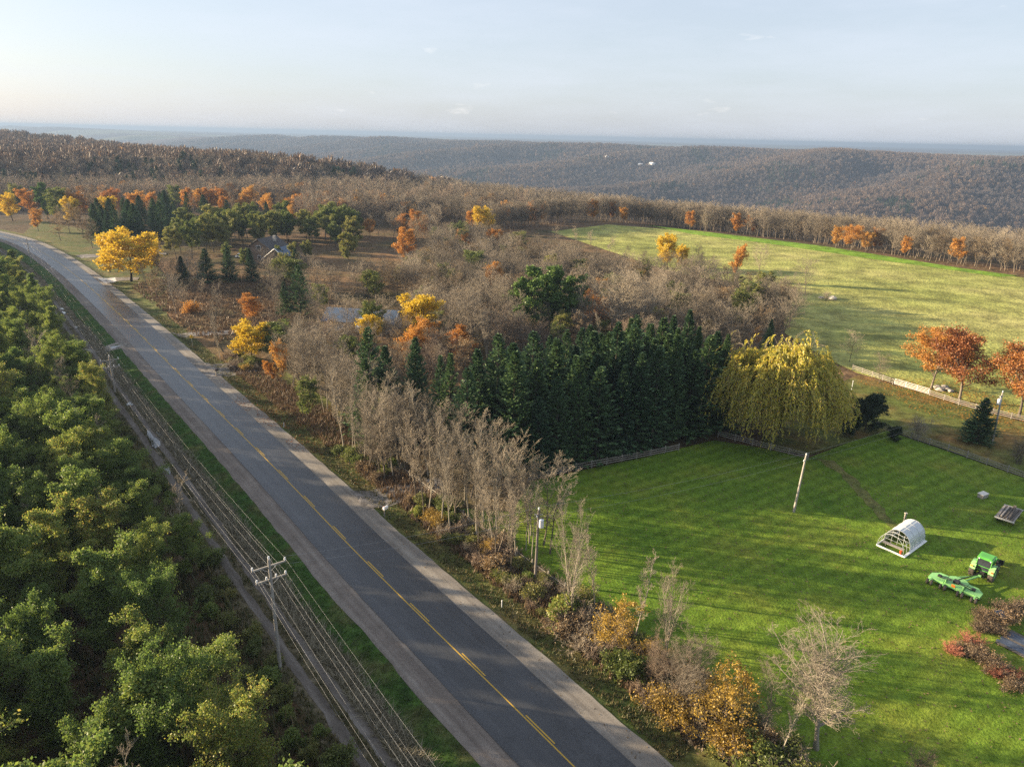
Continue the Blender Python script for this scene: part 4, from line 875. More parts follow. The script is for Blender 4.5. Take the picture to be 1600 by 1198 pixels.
for u, vb, vt, k, ws, t, i in [(892, 965, 785, 'pale', .62, 'pale bare tree standing alone right of the transformer pole', 1), (930, 965, 830, 'slim', .8, 'small pale bare tree behind the fence right of the lone pale one', 0), (990, 1010, 868, 'slim', 1.1, 'pale bare tree behind the dull gold shrub', 1), (1040, 1015, 880, 'pale', .62, 'pale bare tree with upright twigs right of the dull gold shrub', 1),
                            (1275, 1170, 962, 'pale', 1.05, 'large spreading pale bare tree at the bottom right', 0), (1190, 1178, 1040, 'slim', .9, 'thin reddish bare tree left of the large spreading tree', 2), (1215, 1195, 1060, 'slim', .9, 'thin bare tree in front of the large spreading tree', 0), (1130, 1150, 1035, 'gold', .95, 'yellow leaved small tree beside the large bare tree', 0),
                            (955, 1030, 938, 'gold', 1.0, 'dull gold leafy shrub tree behind the verge', 1), (1105, 1130, 1060, 'gold', .8, 'small yellow leaved shrub tree left of the large bare tree', 1), (1065, 1110, 975, 'bushy', .8, 'dense brown twiggy tree in the verge thicket', 1), (1020, 1075, 985, 'bushy', .8, 'low dense twiggy thicket tree behind the dull gold shrub', 0),
                            (1440, 1235, 1165, 'bushy', .7, 'bare shrub cut by the bottom edge of the lawn', 0), (615, 690, 590, 'olive', .8, 'yellow green leafy tree among the roadside poplars', 0), (480, 660, 590, 'olive', .8, 'olive bush tree at the leaf strewn roadside lawn', 1), (605, 735, 640, 'bushy', .8, 'dark tangle of bare twigs beside the driveway entrance', 1)]:
    at_px(k, u, vb, vt, t, {'gold': 'gold_tree', 'olive': 'olive_tree'}.get(k, 'bare_tree'), ws=ws, i=i)
def brush_rows():
    sp = Spread(1.15); n = 0
    for _ in range(3000):
        s = near_s(24)+rnd.random()**1.25*(near_s(135)-near_s(24)); off = rnd.uniform(9.6, 14.0); x, y = rl(s, off)
        if near_s(75) < s < near_s(81): continue
        if near_s(90) < s < near_s(126): continue
        if y > 100 and off < 10: continue
        if n < 340 and sp.ok(x, y):
            n += 1
            if n > 205: MASS['brush'].append((x, y, rnd.uniform(1.0, 2.4))); continue
            k = 'brush' if rnd.random() < .86 else rnd.choice(['greenbush', 'greenbush', 'goldbush'])
            lab = {'brush': 'low brown twiggy bush in the rough strip right of the road', 'greenbush': 'low green bush in the rough strip right of the road', 'goldbush': 'low yellow leaved bush in the rough strip right of the road'}[k]
            plant(k, x, y, rnd.uniform(.9, 2.3)*(1.35 if s < near_s(52) else 1), lab, 'bushes of the rough strip', 'bush', 'bush', i=0 if k == 'goldbush' else rnd.choice([0, 0, 1, 2, 2, 3]) if k == 'brush' else None, ws=rnd.uniform(.9, 1.4))
brush_rows()
for u, v in [(1500, 1015), (1485, 1018), (1520, 1022), (1535, 1030), (1550, 1040), (1570, 1050), (1590, 1062), (1515, 1008), (1560, 1056), (1580, 1070)]:
    at_px('dogwood', u, v, 0, 'red stemmed dry shrub along the lower edge of the garden bed', 'shrub', group='red shrubs of the garden bed', cat='shrub', h=rnd.uniform(1.0, 1.6), ws=1.3)
for u, v in [(1535, 972), (1548, 965), (1562, 975), (1545, 985), (1565, 990), (1530, 985), (1575, 968), (1595, 955), (1580, 960)]:
    at_px('dogwood', u, v, 0, 'dry brown shrub at the upper end of the garden bed', 'shrub', group='brown shrubs of the garden bed', cat='shrub', h=rnd.uniform(1.0, 1.7), i=1, ws=1.3)
# ---- bare woods beyond the grove: single trees, then the mass behind as one
WOOD = [gp(*p) for p in [(430, 545), (560, 600), (640, 610), (760, 580), (900, 545), (1100, 560), (1180, 560), (1235, 530), (1235, 490), (1160, 460), (1000, 436), (900, 425), (790, 392), (690, 372), (650, 430), (560, 462), (490, 470), (500, 520)]]
HOLE = [gp(*p) for p in [(495, 480), (645, 470), (645, 535), (500, 545)]]
def middle_wood():
    xs = [p[0] for p in WOOD]; ys = [p[1] for p in WOOD]; sp = Spread(3.7); pts = []
    for _ in range(14000):
        x = rnd.uniform(min(xs), max(xs)); y = rnd.uniform(min(ys), max(ys))
        if not inside((x, y), WOOD) or inside((x, y), HOLE): continue
        if any((x-a)**2+(y-b)**2 < 7 for a, b in PLANTED): continue
        if sp.ok(x, y): pts.append((x, y))
    pts.sort(key=lambda p: p[1])
    for i, (x, y) in enumerate(pts):
        k = rnd.choices(['bare', 'bushy', 'slim', 'tan', 'olive', 'gold', 'orange'], [5, 2.0, 1.4, 2.2, 1.2, .6, .3])[0]; h = rnd.uniform(6, 10.5)
        if i >= 70 and k in ('bare', 'bushy', 'slim'): MASS['bushy' if k == 'bushy' else 'bare'].append((x, y, h)); continue
        lab = {'bare': 'bare grey brown tree in the woods beyond the spruce grove', 'bushy': 'many stemmed bare tree in the woods beyond the spruce grove', 'slim': 'slender bare tree in the woods beyond the spruce grove', 'tan': 'tan leaved tree in the woods beyond the spruce grove', 'olive': 'olive leaved tree in the woods beyond the spruce grove', 'gold': 'dull gold tree in the woods beyond the spruce grove', 'orange': 'faded orange tree in the woods beyond the spruce grove'}[k]
        plant(k, x, y, h*(.75 if k == 'gold' else 1), lab, 'trees of the woods beyond the grove', {'gold': 'gold_tree', 'orange': 'maple_tree', 'tan': 'tan_tree', 'olive': 'olive_tree'}.get(k, 'bare_tree'), ws=rnd.uniform(.9, 1.25))
middle_wood()
LINE = [gp(*p) for p in [(560, 340), (690, 350), (760, 364), (850, 350), (950, 346), (1100, 359), (1290, 382), (1400, 400), (1500, 416), (1600, 428), (1700, 440)]]
def field_line():
    for a, b in zip(LINE[:-1], LINE[1:]):
        L_ = math.hypot(b[0]-a[0], b[1]-a[1]); k = max(1, int(L_/3.2))
        for i in range(k):
            for row in range(4):
                t = (i+rnd.random())/k; x = a[0]+(b[0]-a[0])*t+.68*(2+row*4.2)+rnd.uniform(-1, 1); y = a[1]+(b[1]-a[1])*t+.73*(2+row*4.2)+rnd.uniform(-1, 1)
                kk = rnd.choices(['bare', 'tan', 'orange'], [9, 1.3, .3])[0]
                if (row or i % 3) and kk == 'bare' or row > 1: MASS['line'].append((x, y, rnd.uniform(9, 13))); continue
                lab = {'bare': 'bare brown tree in the front of the long tree line above the hay field', 'tan': 'tan leaved tree in the long tree line above the hay field', 'orange': 'faded orange tree in the long tree line above the hay field'}[kk]
                plant(kk, x, y, rnd.uniform(9, 13), lab, 'trees of the line above the hay field', {'tan': 'tan_tree', 'orange': 'maple_tree'}.get(kk, 'bare_tree'), ws=rnd.uniform(.7, .95))
field_line()
for u, v in [(820, 392), (850, 398), (880, 405), (905, 398), (930, 408), (950, 400), (975, 412), (1000, 418), (900, 380), (925, 385), (870, 385), (1090, 432), (1120, 440), (1205, 448), (1225, 458), (1240, 462), (1290, 470)]:
    at_px('bare' if v < 440 else 'bushy', u, v, 0, 'bare tree in the hedgerow crossing towards the hay field', 'bare_tree', group='bare trees of the hedgerow', h=rnd.uniform(5, 9) if v < 440 else rnd.uniform(2.5, 4.5))
# ---- far woods: one mass per colour, thousands of trees nobody could count
def far_tree(seed, h, wid, m, mt, n=46, size=1.3, conifer=False, asp=.16):
    rng = np.random.default_rng(seed); a = Acc()
    T = np.array([[[0, 0, 0], [0, 0, h*.75]]], float); a.add(*tubes(T, np.array([[.22, .08]]), 3), 0)
    if conifer:
        f = rng.random(n*2)**.8; az = rng.random(n*2)*6.28; r_ = wid*(1-f)*rng.uniform(.6, 1, n*2); C = np.stack([np.cos(az)*r_, np.sin(az)*r_, h*(.08+.92*f)], -1); a.add(*leaves(rng, C, 1, .05, size*.8, .4), 1)
    else:
        f = rng.random(n); az = rng.random(n)*6.28; r_ = wid*np.sqrt(np.clip(1-(2*f-.8)**2/1.6, .05, 1))*rng.uniform(.35, 1, n); C = np.stack([np.cos(az)*r_, np.sin(az)*r_, h*(.28+.70*f)], -1)
        d = unit(np.stack([C[:, 0]*.6, C[:, 1]*.6, np.full(n, 1.6)], -1)); a.add(*leaves(rng, C, 1, .05, size, dirs=d, asp=asp), 1)
    return a.mesh('far_tree', [M[m], M[mt]])
def joined(t):
    """trunk and crown of a template as one mesh"""
    bm = bmesh.new(); mats = []; 
    for _, me in t.parts:
        k = len(bm.faces); bm.from_mesh(me); bm.faces.ensure_lookup_table()
        for f in bm.faces[k:]: f.material_index += len(mats)
        mats += list(me.materials)
    out = bpy.data.meshes.new('bare_tree_mass'); bm.to_mesh(out); bm.free()
    for m_ in mats: out.materials.append(m_)
    return out
def scatter(name, label, cat, P, S, me):
    """one object of many trees: every vertex carries one tree"""
    pm = bpy.data.meshes.new(name); pm.vertices.add(len(P)); pm.vertices.foreach_set('co', np.asarray(P, np.float32).ravel())
    at = pm.attributes.new('size', 'FLOAT', 'POINT'); at.data.foreach_set('value', np.asarray(S, np.float32))
    at = pm.attributes.new('turn', 'FLOAT_VECTOR', 'POINT'); tv = np.zeros((len(P), 3), np.float32); tv[:, 2] = RNG.random(len(P))*6.28; tv[:, :2] = RNG.normal(0, .06, (len(P), 2)); at.data.foreach_set('vector', tv.ravel())
    o = link(name, pm); tag(o, label, cat, kind='stuff')
    to = bpy.data.objects.new(name+'_tree', me)
    ng = bpy.data.node_groups.new(name, 'GeometryNodeTree'); ng.interface.new_socket('Geometry', in_out='INPUT', socket_type='NodeSocketGeometry'); ng.interface.new_socket('Geometry', in_out='OUTPUT', socket_type='NodeSocketGeometry')
    gi = ng.nodes.new('NodeGroupInput'); go = ng.nodes.new('NodeGroupOutput'); ip = ng.nodes.new('GeometryNodeInstanceOnPoints'); ob = ng.nodes.new('GeometryNodeObjectInfo'); ob.inputs['Object'].default_value = to
    a1 = ng.nodes.new('GeometryNodeInputNamedAttribute'); a1.data_type = 'FLOAT'; a1.inputs['Name'].default_value = 'size'
    a2 = ng.nodes.new('GeometryNodeInputNamedAttribute'); a2.data_type = 'FLOAT_VECTOR'; a2.inputs['Name'].default_value = 'turn'
    l = ng.links.new; l(gi.outputs[0], ip.inputs['Points']); l(ob.outputs['Geometry'], ip.inputs['Instance']); l(a1.outputs['Attribute'], ip.inputs['Scale']); l(a2.outputs['Attribute'], ip.inputs['Rotation']); l(ip.outputs['Instances'], go.inputs[0])
    md = o.modifiers.new('trees', 'NODES'); md.node_group = ng; return o
M['far_twig'] = leaf_mat('far_bare_crowns', [(.1, (.085, .068, .058)), (.5, (.135, .10, .078)), (.8, (.175, .125, .09)), (.97, (.25, .15, .085))], .15, .55)
M['far_twig2'] = leaf_mat('far_grey_crowns', [(.1, (.085, .075, .072)), (.5, (.125, .105, .098)), (.85, (.165, .135, .12)), (.97, (.21, .15, .11))], .15, .55)
M['near_twig'] = leaf_mat('bare_crowns', [(.1, (.10, .078, .06)), (.6, (.17, .125, .09)), (.97, (.26, .15, .08))], .15, .55)
M['far_conifer'] = leaf_mat('far_conifers', [(.1, (.02, .042, .022)), (.9, (.045, .075, .03))], .1, .6)
M['far_orange'] = leaf_mat('far_autumn_crowns', [(.1, (.22, .11, .04)), (.6, (.34, .19, .06)), (.95, (.42, .28, .08))], .25, .6)
def far_woods():
    def sample(n, dlo, dhi, alo, ahi, pw=2.0):
        d = (dlo**pw + (dhi**pw-dlo**pw)*RNG.random(n))**(1/pw); a = np.radians(alo+(ahi-alo)*RNG.random(n)); return d*np.sin(a), d*np.cos(a), d
    out = []
    # valley side facing the camera
    x, y, d = sample(190000, 700, 5200, -43, 44, 1.45); s = SV(x, y); k = (s > 60) & (s < 3300); out.append((x[k], y[k]))
    # near slope just below the tree line, and the wooded hill on the left
    x, y, d = sample(9000, 250, 900, -22, 46, 1.8); s = SV(x, y); k = (s > 24) & (s < 330); slope = (x[k], y[k])
    x, y, d = sample(46000, 560, 4200, -43, 2, 1.25); s = SV(x, y); k = (s < 60) & (y > 430 - .0*x); out.append((x[k], y[k]))
    far_x = np.concatenate([o[0] for o in out]); far_y = np.concatenate([o[1] for o in out])
    # the plateau woods between houses and hill
    x, y, d = sample(9000, 290, 640, -43, 1, 1.7); s = SV(x, y); keep = (s < 6)
    st, of = road_so(x, y); keep &= (np.abs(of) > 22) & ~((of < 45) & (of > 0) & (y > 240) & (x < -150) & (y < 345))
    P = [inside((a, b), FIELD) for a, b in zip(x, y)]; keep &= ~np.array(P)
    P = np.array([px_of(a, b, 0) for a, b in zip(x, y)]); keep &= ~((P[:, 0] > 660) & (P[:, 1] > 348)) & ~((P[:, 0] > 470) & (P[:, 0] < 660) & (P[:, 1] > 356)) & ~((P[:, 0] < 470) & (P[:, 1] > 328))
    nx, ny = x[keep], y[keep]; nx, ny = nx[:2600], ny[:2600]
    def put(name, label, x, y, me, lo, hi):
        z = H(x, y, False)-.2; scatter(name, label, 'woods', np.stack([x, y, z], -1), RNG.uniform(lo, hi, len(x)), me)
    f = fbm(far_x/130, far_y/130, 81, 3); con = (f > .60) & (RNG.random(len(f)) < .7); r_ = RNG.random(len(f)); org = (~con) & (r_ < .012*(1+2*(SV(far_x, far_y) < 60)))
    rest = ~con & ~org; half = fbm(far_x/260+4, far_y/260, 83, 3)+RNG.normal(0, .06, len(f)) < .45; rest &= fbm(far_x/75, far_y/75, 87, 2) < .66
    put('far_bare_woods', 'grey brown bare woods covering the far hillsides', far_x[rest & half], far_y[rest & half], far_tree(1, 13, 4.6, 'bark', 'far_twig', 130, 1.7), .5, 1.35)
    put('far_bare_woods', 'grey brown bare woods covering the far hillsides, thinner crowns', far_x[rest & ~half], far_y[rest & ~half], far_tree(2, 14, 4.0, 'bark', 'far_twig2', 110, 1.6), .7, 1.2)
    put('far_conifer_woods', 'dark evergreen patches among the far bare woods', far_x[con], far_y[con], far_tree(3, 15, 3.4, 'bark_dark', 'far_conifer', 30, 1.7, True), .6, 1.1)
    put('far_autumn_trees', 'scattered pale orange trees in the far woods', far_x[org], far_y[org], far_tree(4, 13, 4.6, 'bark', 'far_orange', 90, 1.5), .6, 1.1)
    q = RNG.random(len(nx)); f2 = fbm(nx/60, ny/60, 85, 2)
    me_a = joined(deciduous(600, 12, 4.2, .13, .22, 14, ang=(28, 55), curve=.5, lv2=6, lv3=5, lv4=0, upb=.25, twig_r=.03, twig_m='twig')); me_b = joined(deciduous(601, 12, 3.6, .13, .22, 14, ang=(26, 50), curve=.5, lv2=6, lv3=5, upb=.3, twig_r=.03, twig_m='twig_red'))
    put('plateau_woods', 'brown bare woods between the house pines and the wooded hill', nx[q < .6], ny[q < .6], me_a, .75, 1.2)
    put('plateau_woods', 'reddish bare trees mixed through the woods before the wooded hill', nx[(q >= .6) & (q < .95)], ny[(q >= .6) & (q < .95)], me_b, .75, 1.2)
    put('valley_edge_woods', 'bare woods falling away behind the long tree line', slope[0], slope[1], me_a, .8, 1.15)
    for key, me, lab in (('green', joined(TP['green'][2]), 'leafy green trees deep in the left wood, beyond the picture edge'), ('brush', joined(TP['brush'][0]), 'brown bushes filling the gaps of the roadside thicket and the track edge'), ('bare', joined(TP['bare'][0]), 'bare trees filling the middle of the woods beyond the grove'), ('bushy', joined(TP['bushy'][1]), 'many stemmed bare trees filling the woods beyond the grove'), ('line', joined(TP['bare'][3]), 'bare trees standing behind the front of the long tree line')):
        A = np.array(MASS[key]); hh = {'bushy': 10.0, 'green': TP['green'][2].h, 'brush': TP['brush'][0].h}.get(key, 13.0)
        scatter('woods_mass' if key != 'brush' else 'thicket', lab, 'woods' if key != 'brush' else 'bushes', np.stack([A[:, 0], A[:, 1], Hq(A[:, 0], A[:, 1])-.1], -1), A[:, 2]/hh, me)
    put('plateau_autumn_trees', 'faded orange trees scattered through the woods before the hill', nx[q >= .95], ny[q >= .95], far_tree(7, 12, 3.8, 'bark', 'far_orange', 300, .6, asp=.5), .7, 1.1)
far_woods()
#%%THINGS
# ------------------------------------------------------------------ dry stalks and rough grass
def tufts(name, label, cat, pts, hlo, hhi, m, blades=5, wd=.05, lean=.5):
    P = np.array([(x, y, hz_) for (x, y), hz_ in zip(pts, Hq(np.array([p[0] for p in pts]), np.array([p[1] for p in pts])))]); n = len(P)*blades
    B = np.repeat(P, blades, 0) + np.concatenate([RNG.normal(0, .10, (n, 2)), np.zeros((n, 1))], 1); hh = RNG.uniform(hlo, hhi, (n, 1)); az = RNG.random(n)*6.28
    d = np.stack([np.cos(az), np.sin(az), np.zeros(n)], -1); sd = np.stack([-np.sin(az), np.cos(az), np.zeros(n)], -1)*wd*RNG.uniform(.5, 1.2, (n, 1))
    tip = B + UP*hh + d*hh*lean*RNG.uniform(.2, 1.3, (n, 1)); V = np.stack([B-sd, B+sd, tip], 1).reshape(-1, 3)
    tag(link(name, mesh_np(name, V, [(np.arange(len(V)).reshape(-1, 3), 0)], [m])), label, cat, kind='stuff')
M['straw'] = leaf_mat('straw_stalks', [(.1, (.10, .085, .05)), (.6, (.22, .19, .12)), (.95, (.36, .32, .23))], .2, 0)
M['rough'] = leaf_mat('rough_grass_blades', [(.1, (.05, .07, .02)), (.5, (.10, .10, .035)), (.95, (.20, .15, .07))], .25, 0)
M['brownweed'] = leaf_mat('brown_weed_blades', [(.1, (.075, .05, .03)), (.5, (.14, .09, .05)), (.95, (.24, .16, .09))], .2, 0)
M['greenblade'] = leaf_mat('green_grass_blades', [(.1, (.026, .062, .012)), (.5, (.05, .09, .017)), (.95, (.10, .115, .03))], .25, 0)
def rb_pts(n, y0, y1, o0, o1):
    s0, s1 = near_s(y0), near_s(y1); return [rl(s0+(s1-s0)*rnd.random()**1.3, rnd.uniform(o0, o1)) for _ in range(n)]
tufts('dry_stalks', 'flattened straw coloured stalks between the track and the grass verge', 'weeds', rb_pts(5200, 38, 170, -10.3, -8.2), .25, .8, M['straw'], 5, .035, 1.6)
tufts('track_weeds', 'rough weeds along the middle and edges of the dirt track', 'weeds', rb_pts(2600, 38, 190, -14.6, -13.1)+rb_pts(700, 38, 150, -11.9, -11.4), .15, .6, M['rough'], 5, .05)
tufts('verge_grass_blades', 'longer grass blades of the left green verge', 'grass', rb_pts(4500, 38, 150, -8.4, -5.9), .08, .25, M['greenblade'], 6, .04)
tufts('verge_tufts', 'rough grass of the right verge below the bushes', 'grass', rb_pts(5200, 38, 170, 6.4, 9.6), .1, .4, M['rough'], 6, .05)
tufts('thicket_weeds', 'brown weeds under the roadside bushes and bare trees', 'weeds', rb_pts(6000, 38, 130, 9.0, 15.0), .25, 1.0, M['brownweed'], 6, .06)
tufts('wood_floor_weeds', 'weeds and saplings on the floor of the green wood', 'weeds', rb_pts(7000, 30, 150, -34, -14.5), .4, 1.5, M['rough'], 6, .10)
_mpoly = [gp(*q) for q in [(345, 535), (270, 515), (190, 450), (320, 422), (470, 428), (480, 470), (420, 515)]]
_mp = [p for p in ((rnd.uniform(-150, -40), rnd.uniform(125, 230)) for _ in range(14000)) if offq(*p) > 10 and inside(p, _mpoly)]
tufts('meadow_weeds', 'tall brown weeds of the meadow before the house', 'weeds', _mp, .3, 1.1, M['brownweed'], 6, .12)

def litter(name, label, spots, m):
    C = []
    for (x, y), r_, n in spots:
        a = RNG.random(n)*6.28; q = r_*np.sqrt(RNG.random(n)); C.append(np.stack([x+np.cos(a)*q*1.2, y+np.sin(a)*q], -1))
    C = np.concatenate(C); C = np.concatenate([C, (Hq(C[:, 0], C[:, 1])+.10)[:, None]], 1); V, F = leaves(RNG, C, 1, .01, .11, 4.0)
    tag(link(name, mesh_np(name, V, [(F, 0)], [m])), label, 'leaves', kind='stuff')
litter('fallen_leaves', 'orange leaves fallen round the autumn trees by the far fence', [(gp(1462, 612), 8, 1500), (gp(1500, 632), 9, 1800), (gp(1590, 655), 8, 1200), (gp(1400, 605), 6, 500)], M['leaf_orange'])
litter('fallen_leaves', 'rust leaves strewn over the open grass right of the road', [(gp(430, 628), 6, 1300), (gp(470, 650), 6, 1500), (gp(510, 690), 5, 700), (gp(385, 600), 4, 400), (gp(600, 735), 5, 500)], M['leaf_rust'])
litter('fallen_leaves', 'tan leaves scattered over the lawn', [((28, 72), 34, 2600), ((45, 60), 30, 1500)], M['leaf_tan'])
# ------------------------------------------------------------------ poles and lines
def dir2(a, b): d = np.array(b)-np.array(a); return d/np.hypot(*d)
def insul(parent, p, m=None): MB().cyl(p, (p[0], p[1], p[2]+.10), .05, .05, 8).cyl((p[0], p[1], p[2]+.10), (p[0], p[1], p[2]+.28), .10, .07, 10).build('insulator', M['porcelain'], parent)
POLES = []
def cross_pole(x, y, h, yaw, label, lean=0.0):
    o = empty('utility_pole', (x, y, hz(x, y)-.1), yaw); o.rotation_euler = (0, lean, yaw)
    MB().cyl((0, 0, 0), (0, 0, h), .17, .12, 12).build('pole', M['pole_wood'], o)
    for z, wd, n, off in ((h-.75, 2.9, 2, 0), (h-2.05, 2.6, 4, .1)):
        a = MB().box((off, .16, z), (wd, .10, .14)).build('crossarm', M['pole_wood'], o)
        MB().path([(-.75+off, .16, z), (0, .13, z-.6)], .018).path([(.75+off, .16, z), (0, .13, z-.6)], .018).build('brace', M['steel'], a)
        for k in range(n): insul(o, (off-wd/2+.08+(wd-.16)*k/(n-1), .16, z+.07))
    insul(o, (0, 0, h))
    tag(o, label, 'utility pole', 'utility poles along the track'); R3 = Matrix.Rotation(yaw, 4, 'Z') @ Matrix.Rotation(lean, 4, 'Y')
    pts = [(-1.37, .16, h-.42), (0, 0, h+.26), (1.37, .16, h-.42)] + [(.1-1.22+2.44*k/3, .16, h-1.75) for k in range(4)]
    POLES.append([Vector((x, y, hz(x, y)-.1)) + R3 @ Vector(p) for p in pts]); return o
p1_ = gp(438, 1045); p2_ = gp(180, 613); p3_ = gp(49, 411); d12 = dir2(p2_, p1_); p0_ = (p1_[0]+d12[0]*70, p1_[1]+d12[1]*70)
yaw = math.atan2(-d12[1], -d12[0]) - math.pi/2
cross_pole(*p0_, 11.8, yaw, 'utility pole beside the track behind the viewpoint')
cross_pole(*p1_, top_height(*p1_, 872, 425), yaw, 'nearest grey utility pole with two crossarms beside the track')
cross_pole(*p2_, top_height(*p2_, 556, 173), yaw, 'second utility pole, beside the track near the field entrance')
cross_pole(*p3_, top_height(*p3_, 372, 45), yaw, 'farthest utility pole with two crossarms by the road bend')
def cable(name, pts, sag, r, label, cat='power line', group=None):
    P = []
    for a, b in zip(pts[:-1], pts[1:]):
        a = Vector(a); b = Vector(b); n = 14
        for k in range(n): t = k/n; q = a.lerp(b, t); q.z -= sag*4*t*(1-t); P.append(q[:])
    P.append(tuple(pts[-1])); P = np.array(P)[None]; V, F = tubes(P, np.full(P.shape[:2], r), 4)
    tag(link(name, mesh_np(name, V, [(F, 0)], [M['wire']])), label, cat, group)
WL = ['uppermost power line on the wood side of the track poles', 'power line running over the tops of the track poles', 'power line on the road side of the upper crossarms', 'outer lower cable on the wood side of the track poles', 'lower cable just left of the track poles', 'lower cable just right of the track poles', 'outer lower cable on the road side of the track poles']
for k in range(7): cable('power_line', [p[k] for p in POLES], 1.1 if k < 3 else 1.5, .005, WL[k], group='power lines over the track')
def plain_pole(u, vb, ut, vt, name, label, m='pole_wood', transf=0, arm=False):
    x, y = gp(u, vb); d = view_dir(ut, vt); h = top_height(x, y, vt, ut); t = y/d[1]; tx = d[0]*t-x; tx = max(-.9, min(.9, tx))
    o = empty(name, (x, y, hz(x, y)-.1)); MB().cyl((0, 0, 0), (tx, 0, h), .16, .11, 12).build('pole', M[m], o)
    if transf: 
        zz = h-1.5; q = MB().cyl((tx*.85+.33*transf, -.1, zz-.45), (tx*.85+.33*transf, -.1, zz+.4), .26, .26, 14).cyl((tx*.85+.33*transf, -.1, zz+.4), (tx*.85+.33*transf, -.1, zz+.5), .24, .12, 14).build('transformer', M['porcelain'], o)
        MB().cyl((tx*.85+.33*transf+.08, -.1, zz+.48), (tx*.85+.33*transf+.08, -.1, zz+.75), .04, .03, 8).build('bushing', M['siding'], q); MB().box((tx*.85+.16*transf, -.1, zz), (.2*1, .10, .5)).build('bracket', M['steel'], q)
        MB().box((tx, 0, h-.55), (.9, .08, .08)).build('crossarm', M['pole_wood'], o)
    insul(o, (tx, 0, h)); insul(o, (tx-.16, 0, h-.9)); tag(o, label, 'utility pole'); return Vector((x+tx, y, hz(x, y)+h))
rt1 = plain_pole(836, 908, 842, 795, 'utility_pole', 'wooden pole with a grey transformer among the roadside trees', 'pole_dark', 1)
rt2 = plain_pole(1240, 800, 1260, 710, 'utility_pole', 'leaning bare grey pole standing alone on the lawn')
rt3 = plain_pole(1550, 693, 1567, 612, 'utility_pole', 'grey pole with white transformer beside the small yard spruce', 'pole_wood', -1)
dn = Vector((0, 0, -1.0))
for dz_, tt in ((Vector((0, 0, .25)), 'upper'), (dn, 'lower')):
    cable('power_line', [rt1+dz_, rt2+dz_*.8], .5, .009, f'{tt} service line from the transformer pole to the lawn pole')
    cable('power_line', [rt2+dz_*.8, rt3+dz_*.8], .6, .009, f'{tt} service line from the lawn pole to the yard pole')
    cable('power_line', [POLES[1][2]+dz_*.6, rt1+dz_], .5, .009, f'{tt} line crossing the road from the nearest track pole')

# ------------------------------------------------------------------ fences
POST = MB().box((0, 0, .62), (.13, .13, 1.3), bevel=.015).mesh('post', M['wood_grey']); RAILS = {}
def rail_mesh(L_):
    k = round(L_, 2)
    if k not in RAILS: RAILS[k] = MB().box((0, 0, 0), (k*1.04, .055, .12), bevel=.01).mesh('rail', M['wood_grey'])
    return RAILS[k]
def fence(pts, label, nr=3, bay=2.7, z0=.38, dz_=.34, skip=()):
    o = empty('rail_fence', (pts[0][0], pts[0][1], 0)); q = np.array(pts); seg = np.hypot(*np.diff(q, axis=0).T); S = np.concatenate([[0], np.cumsum(seg)]); n = max(1, int(round(S[-1]/bay))); st = np.linspace(0, S[-1], n+1)
    X = np.interp(st, S, q[:, 0]); Y = np.interp(st, S, q[:, 1]); Z = Hq(X, Y)-.03; L_ = round(S[-1]/n, 2)
    for i in range(n+1): link('post', POST, o, (X[i]-pts[0][0], Y[i]-pts[0][1], Z[i]), (rnd.uniform(-.03, .03), rnd.uniform(-.03, .03), math.atan2(pts[-1][1]-pts[0][1], pts[-1][0]-pts[0][0])))
    for i in range(n):
        if i in skip: continue
        a = math.atan2(Y[i+1]-Y[i], X[i+1]-X[i]); sl = math.atan2(Z[i+1]-Z[i], math.hypot(X[i+1]-X[i], Y[i+1]-Y[i])); nx_, ny_ = -math.sin(a)*.10, math.cos(a)*.10
        for r_ in range(nr):
            link('rail', rail_mesh(L_), o, ((X[i]+X[i+1])/2-pts[0][0]-nx_, (Y[i]+Y[i+1])/2-pts[0][1]-ny_, (Z[i]+Z[i+1])/2+z0+dz_*r_+rnd.uniform(-.02, .02)), (0, -sl+rnd.uniform(-.012, .012), a+rnd.uniform(-.006, .006)))
    tag(o, label, 'fence'); return o
fence(G((826, 752), (900, 735), (1000, 716), (1060, 704)), 'grey rail fence along the foot of the spruce grove')
fence(G((1122, 682), (1190, 700), (1262, 718)), 'dark rail fence in the shade under the willow')
fence(G((1370, 668), (1385, 673), (1480, 705), (1600, 748), (1640, 764)), 'grey three rail fence between the lawn and the yard')
fence(G((1332, 578), (1395, 600)), 'sunlit rail fence left of the white gate')
fence(G((1452, 618), (1500, 634), (1560, 650), (1640, 668)), 'far rail fence right of the white gate under the autumn trees')
fence([rl(s, 14.2) for s in np.linspace(near_s(48), near_s(82), 6)], 'grey rail fence running through the roadside bushes', 2)
def gate():
    a = np.array(gp(1397, 601)); b = np.array(gp(1450, 617)); L_ = np.hypot(*(b-a)); o = empty('metal_gate', (a[0], a[1], hz(*a)+.05), math.atan2(b[1]-a[1], b[0]-a[0]))
    for z in (.2, .42, .66, .92, 1.2): MB().cyl((0, 0, z), (L_, 0, z), .035, None, 8).build('bar', M['white'], o)
    for x in (0, L_/3, 2*L_/3, L_): MB().box((x, 0, .7), (.06, .07, 1.06)).build('upright', M['white'], o)
    tag(o, 'white five bar metal gate in the far fence', 'gate')
gate()

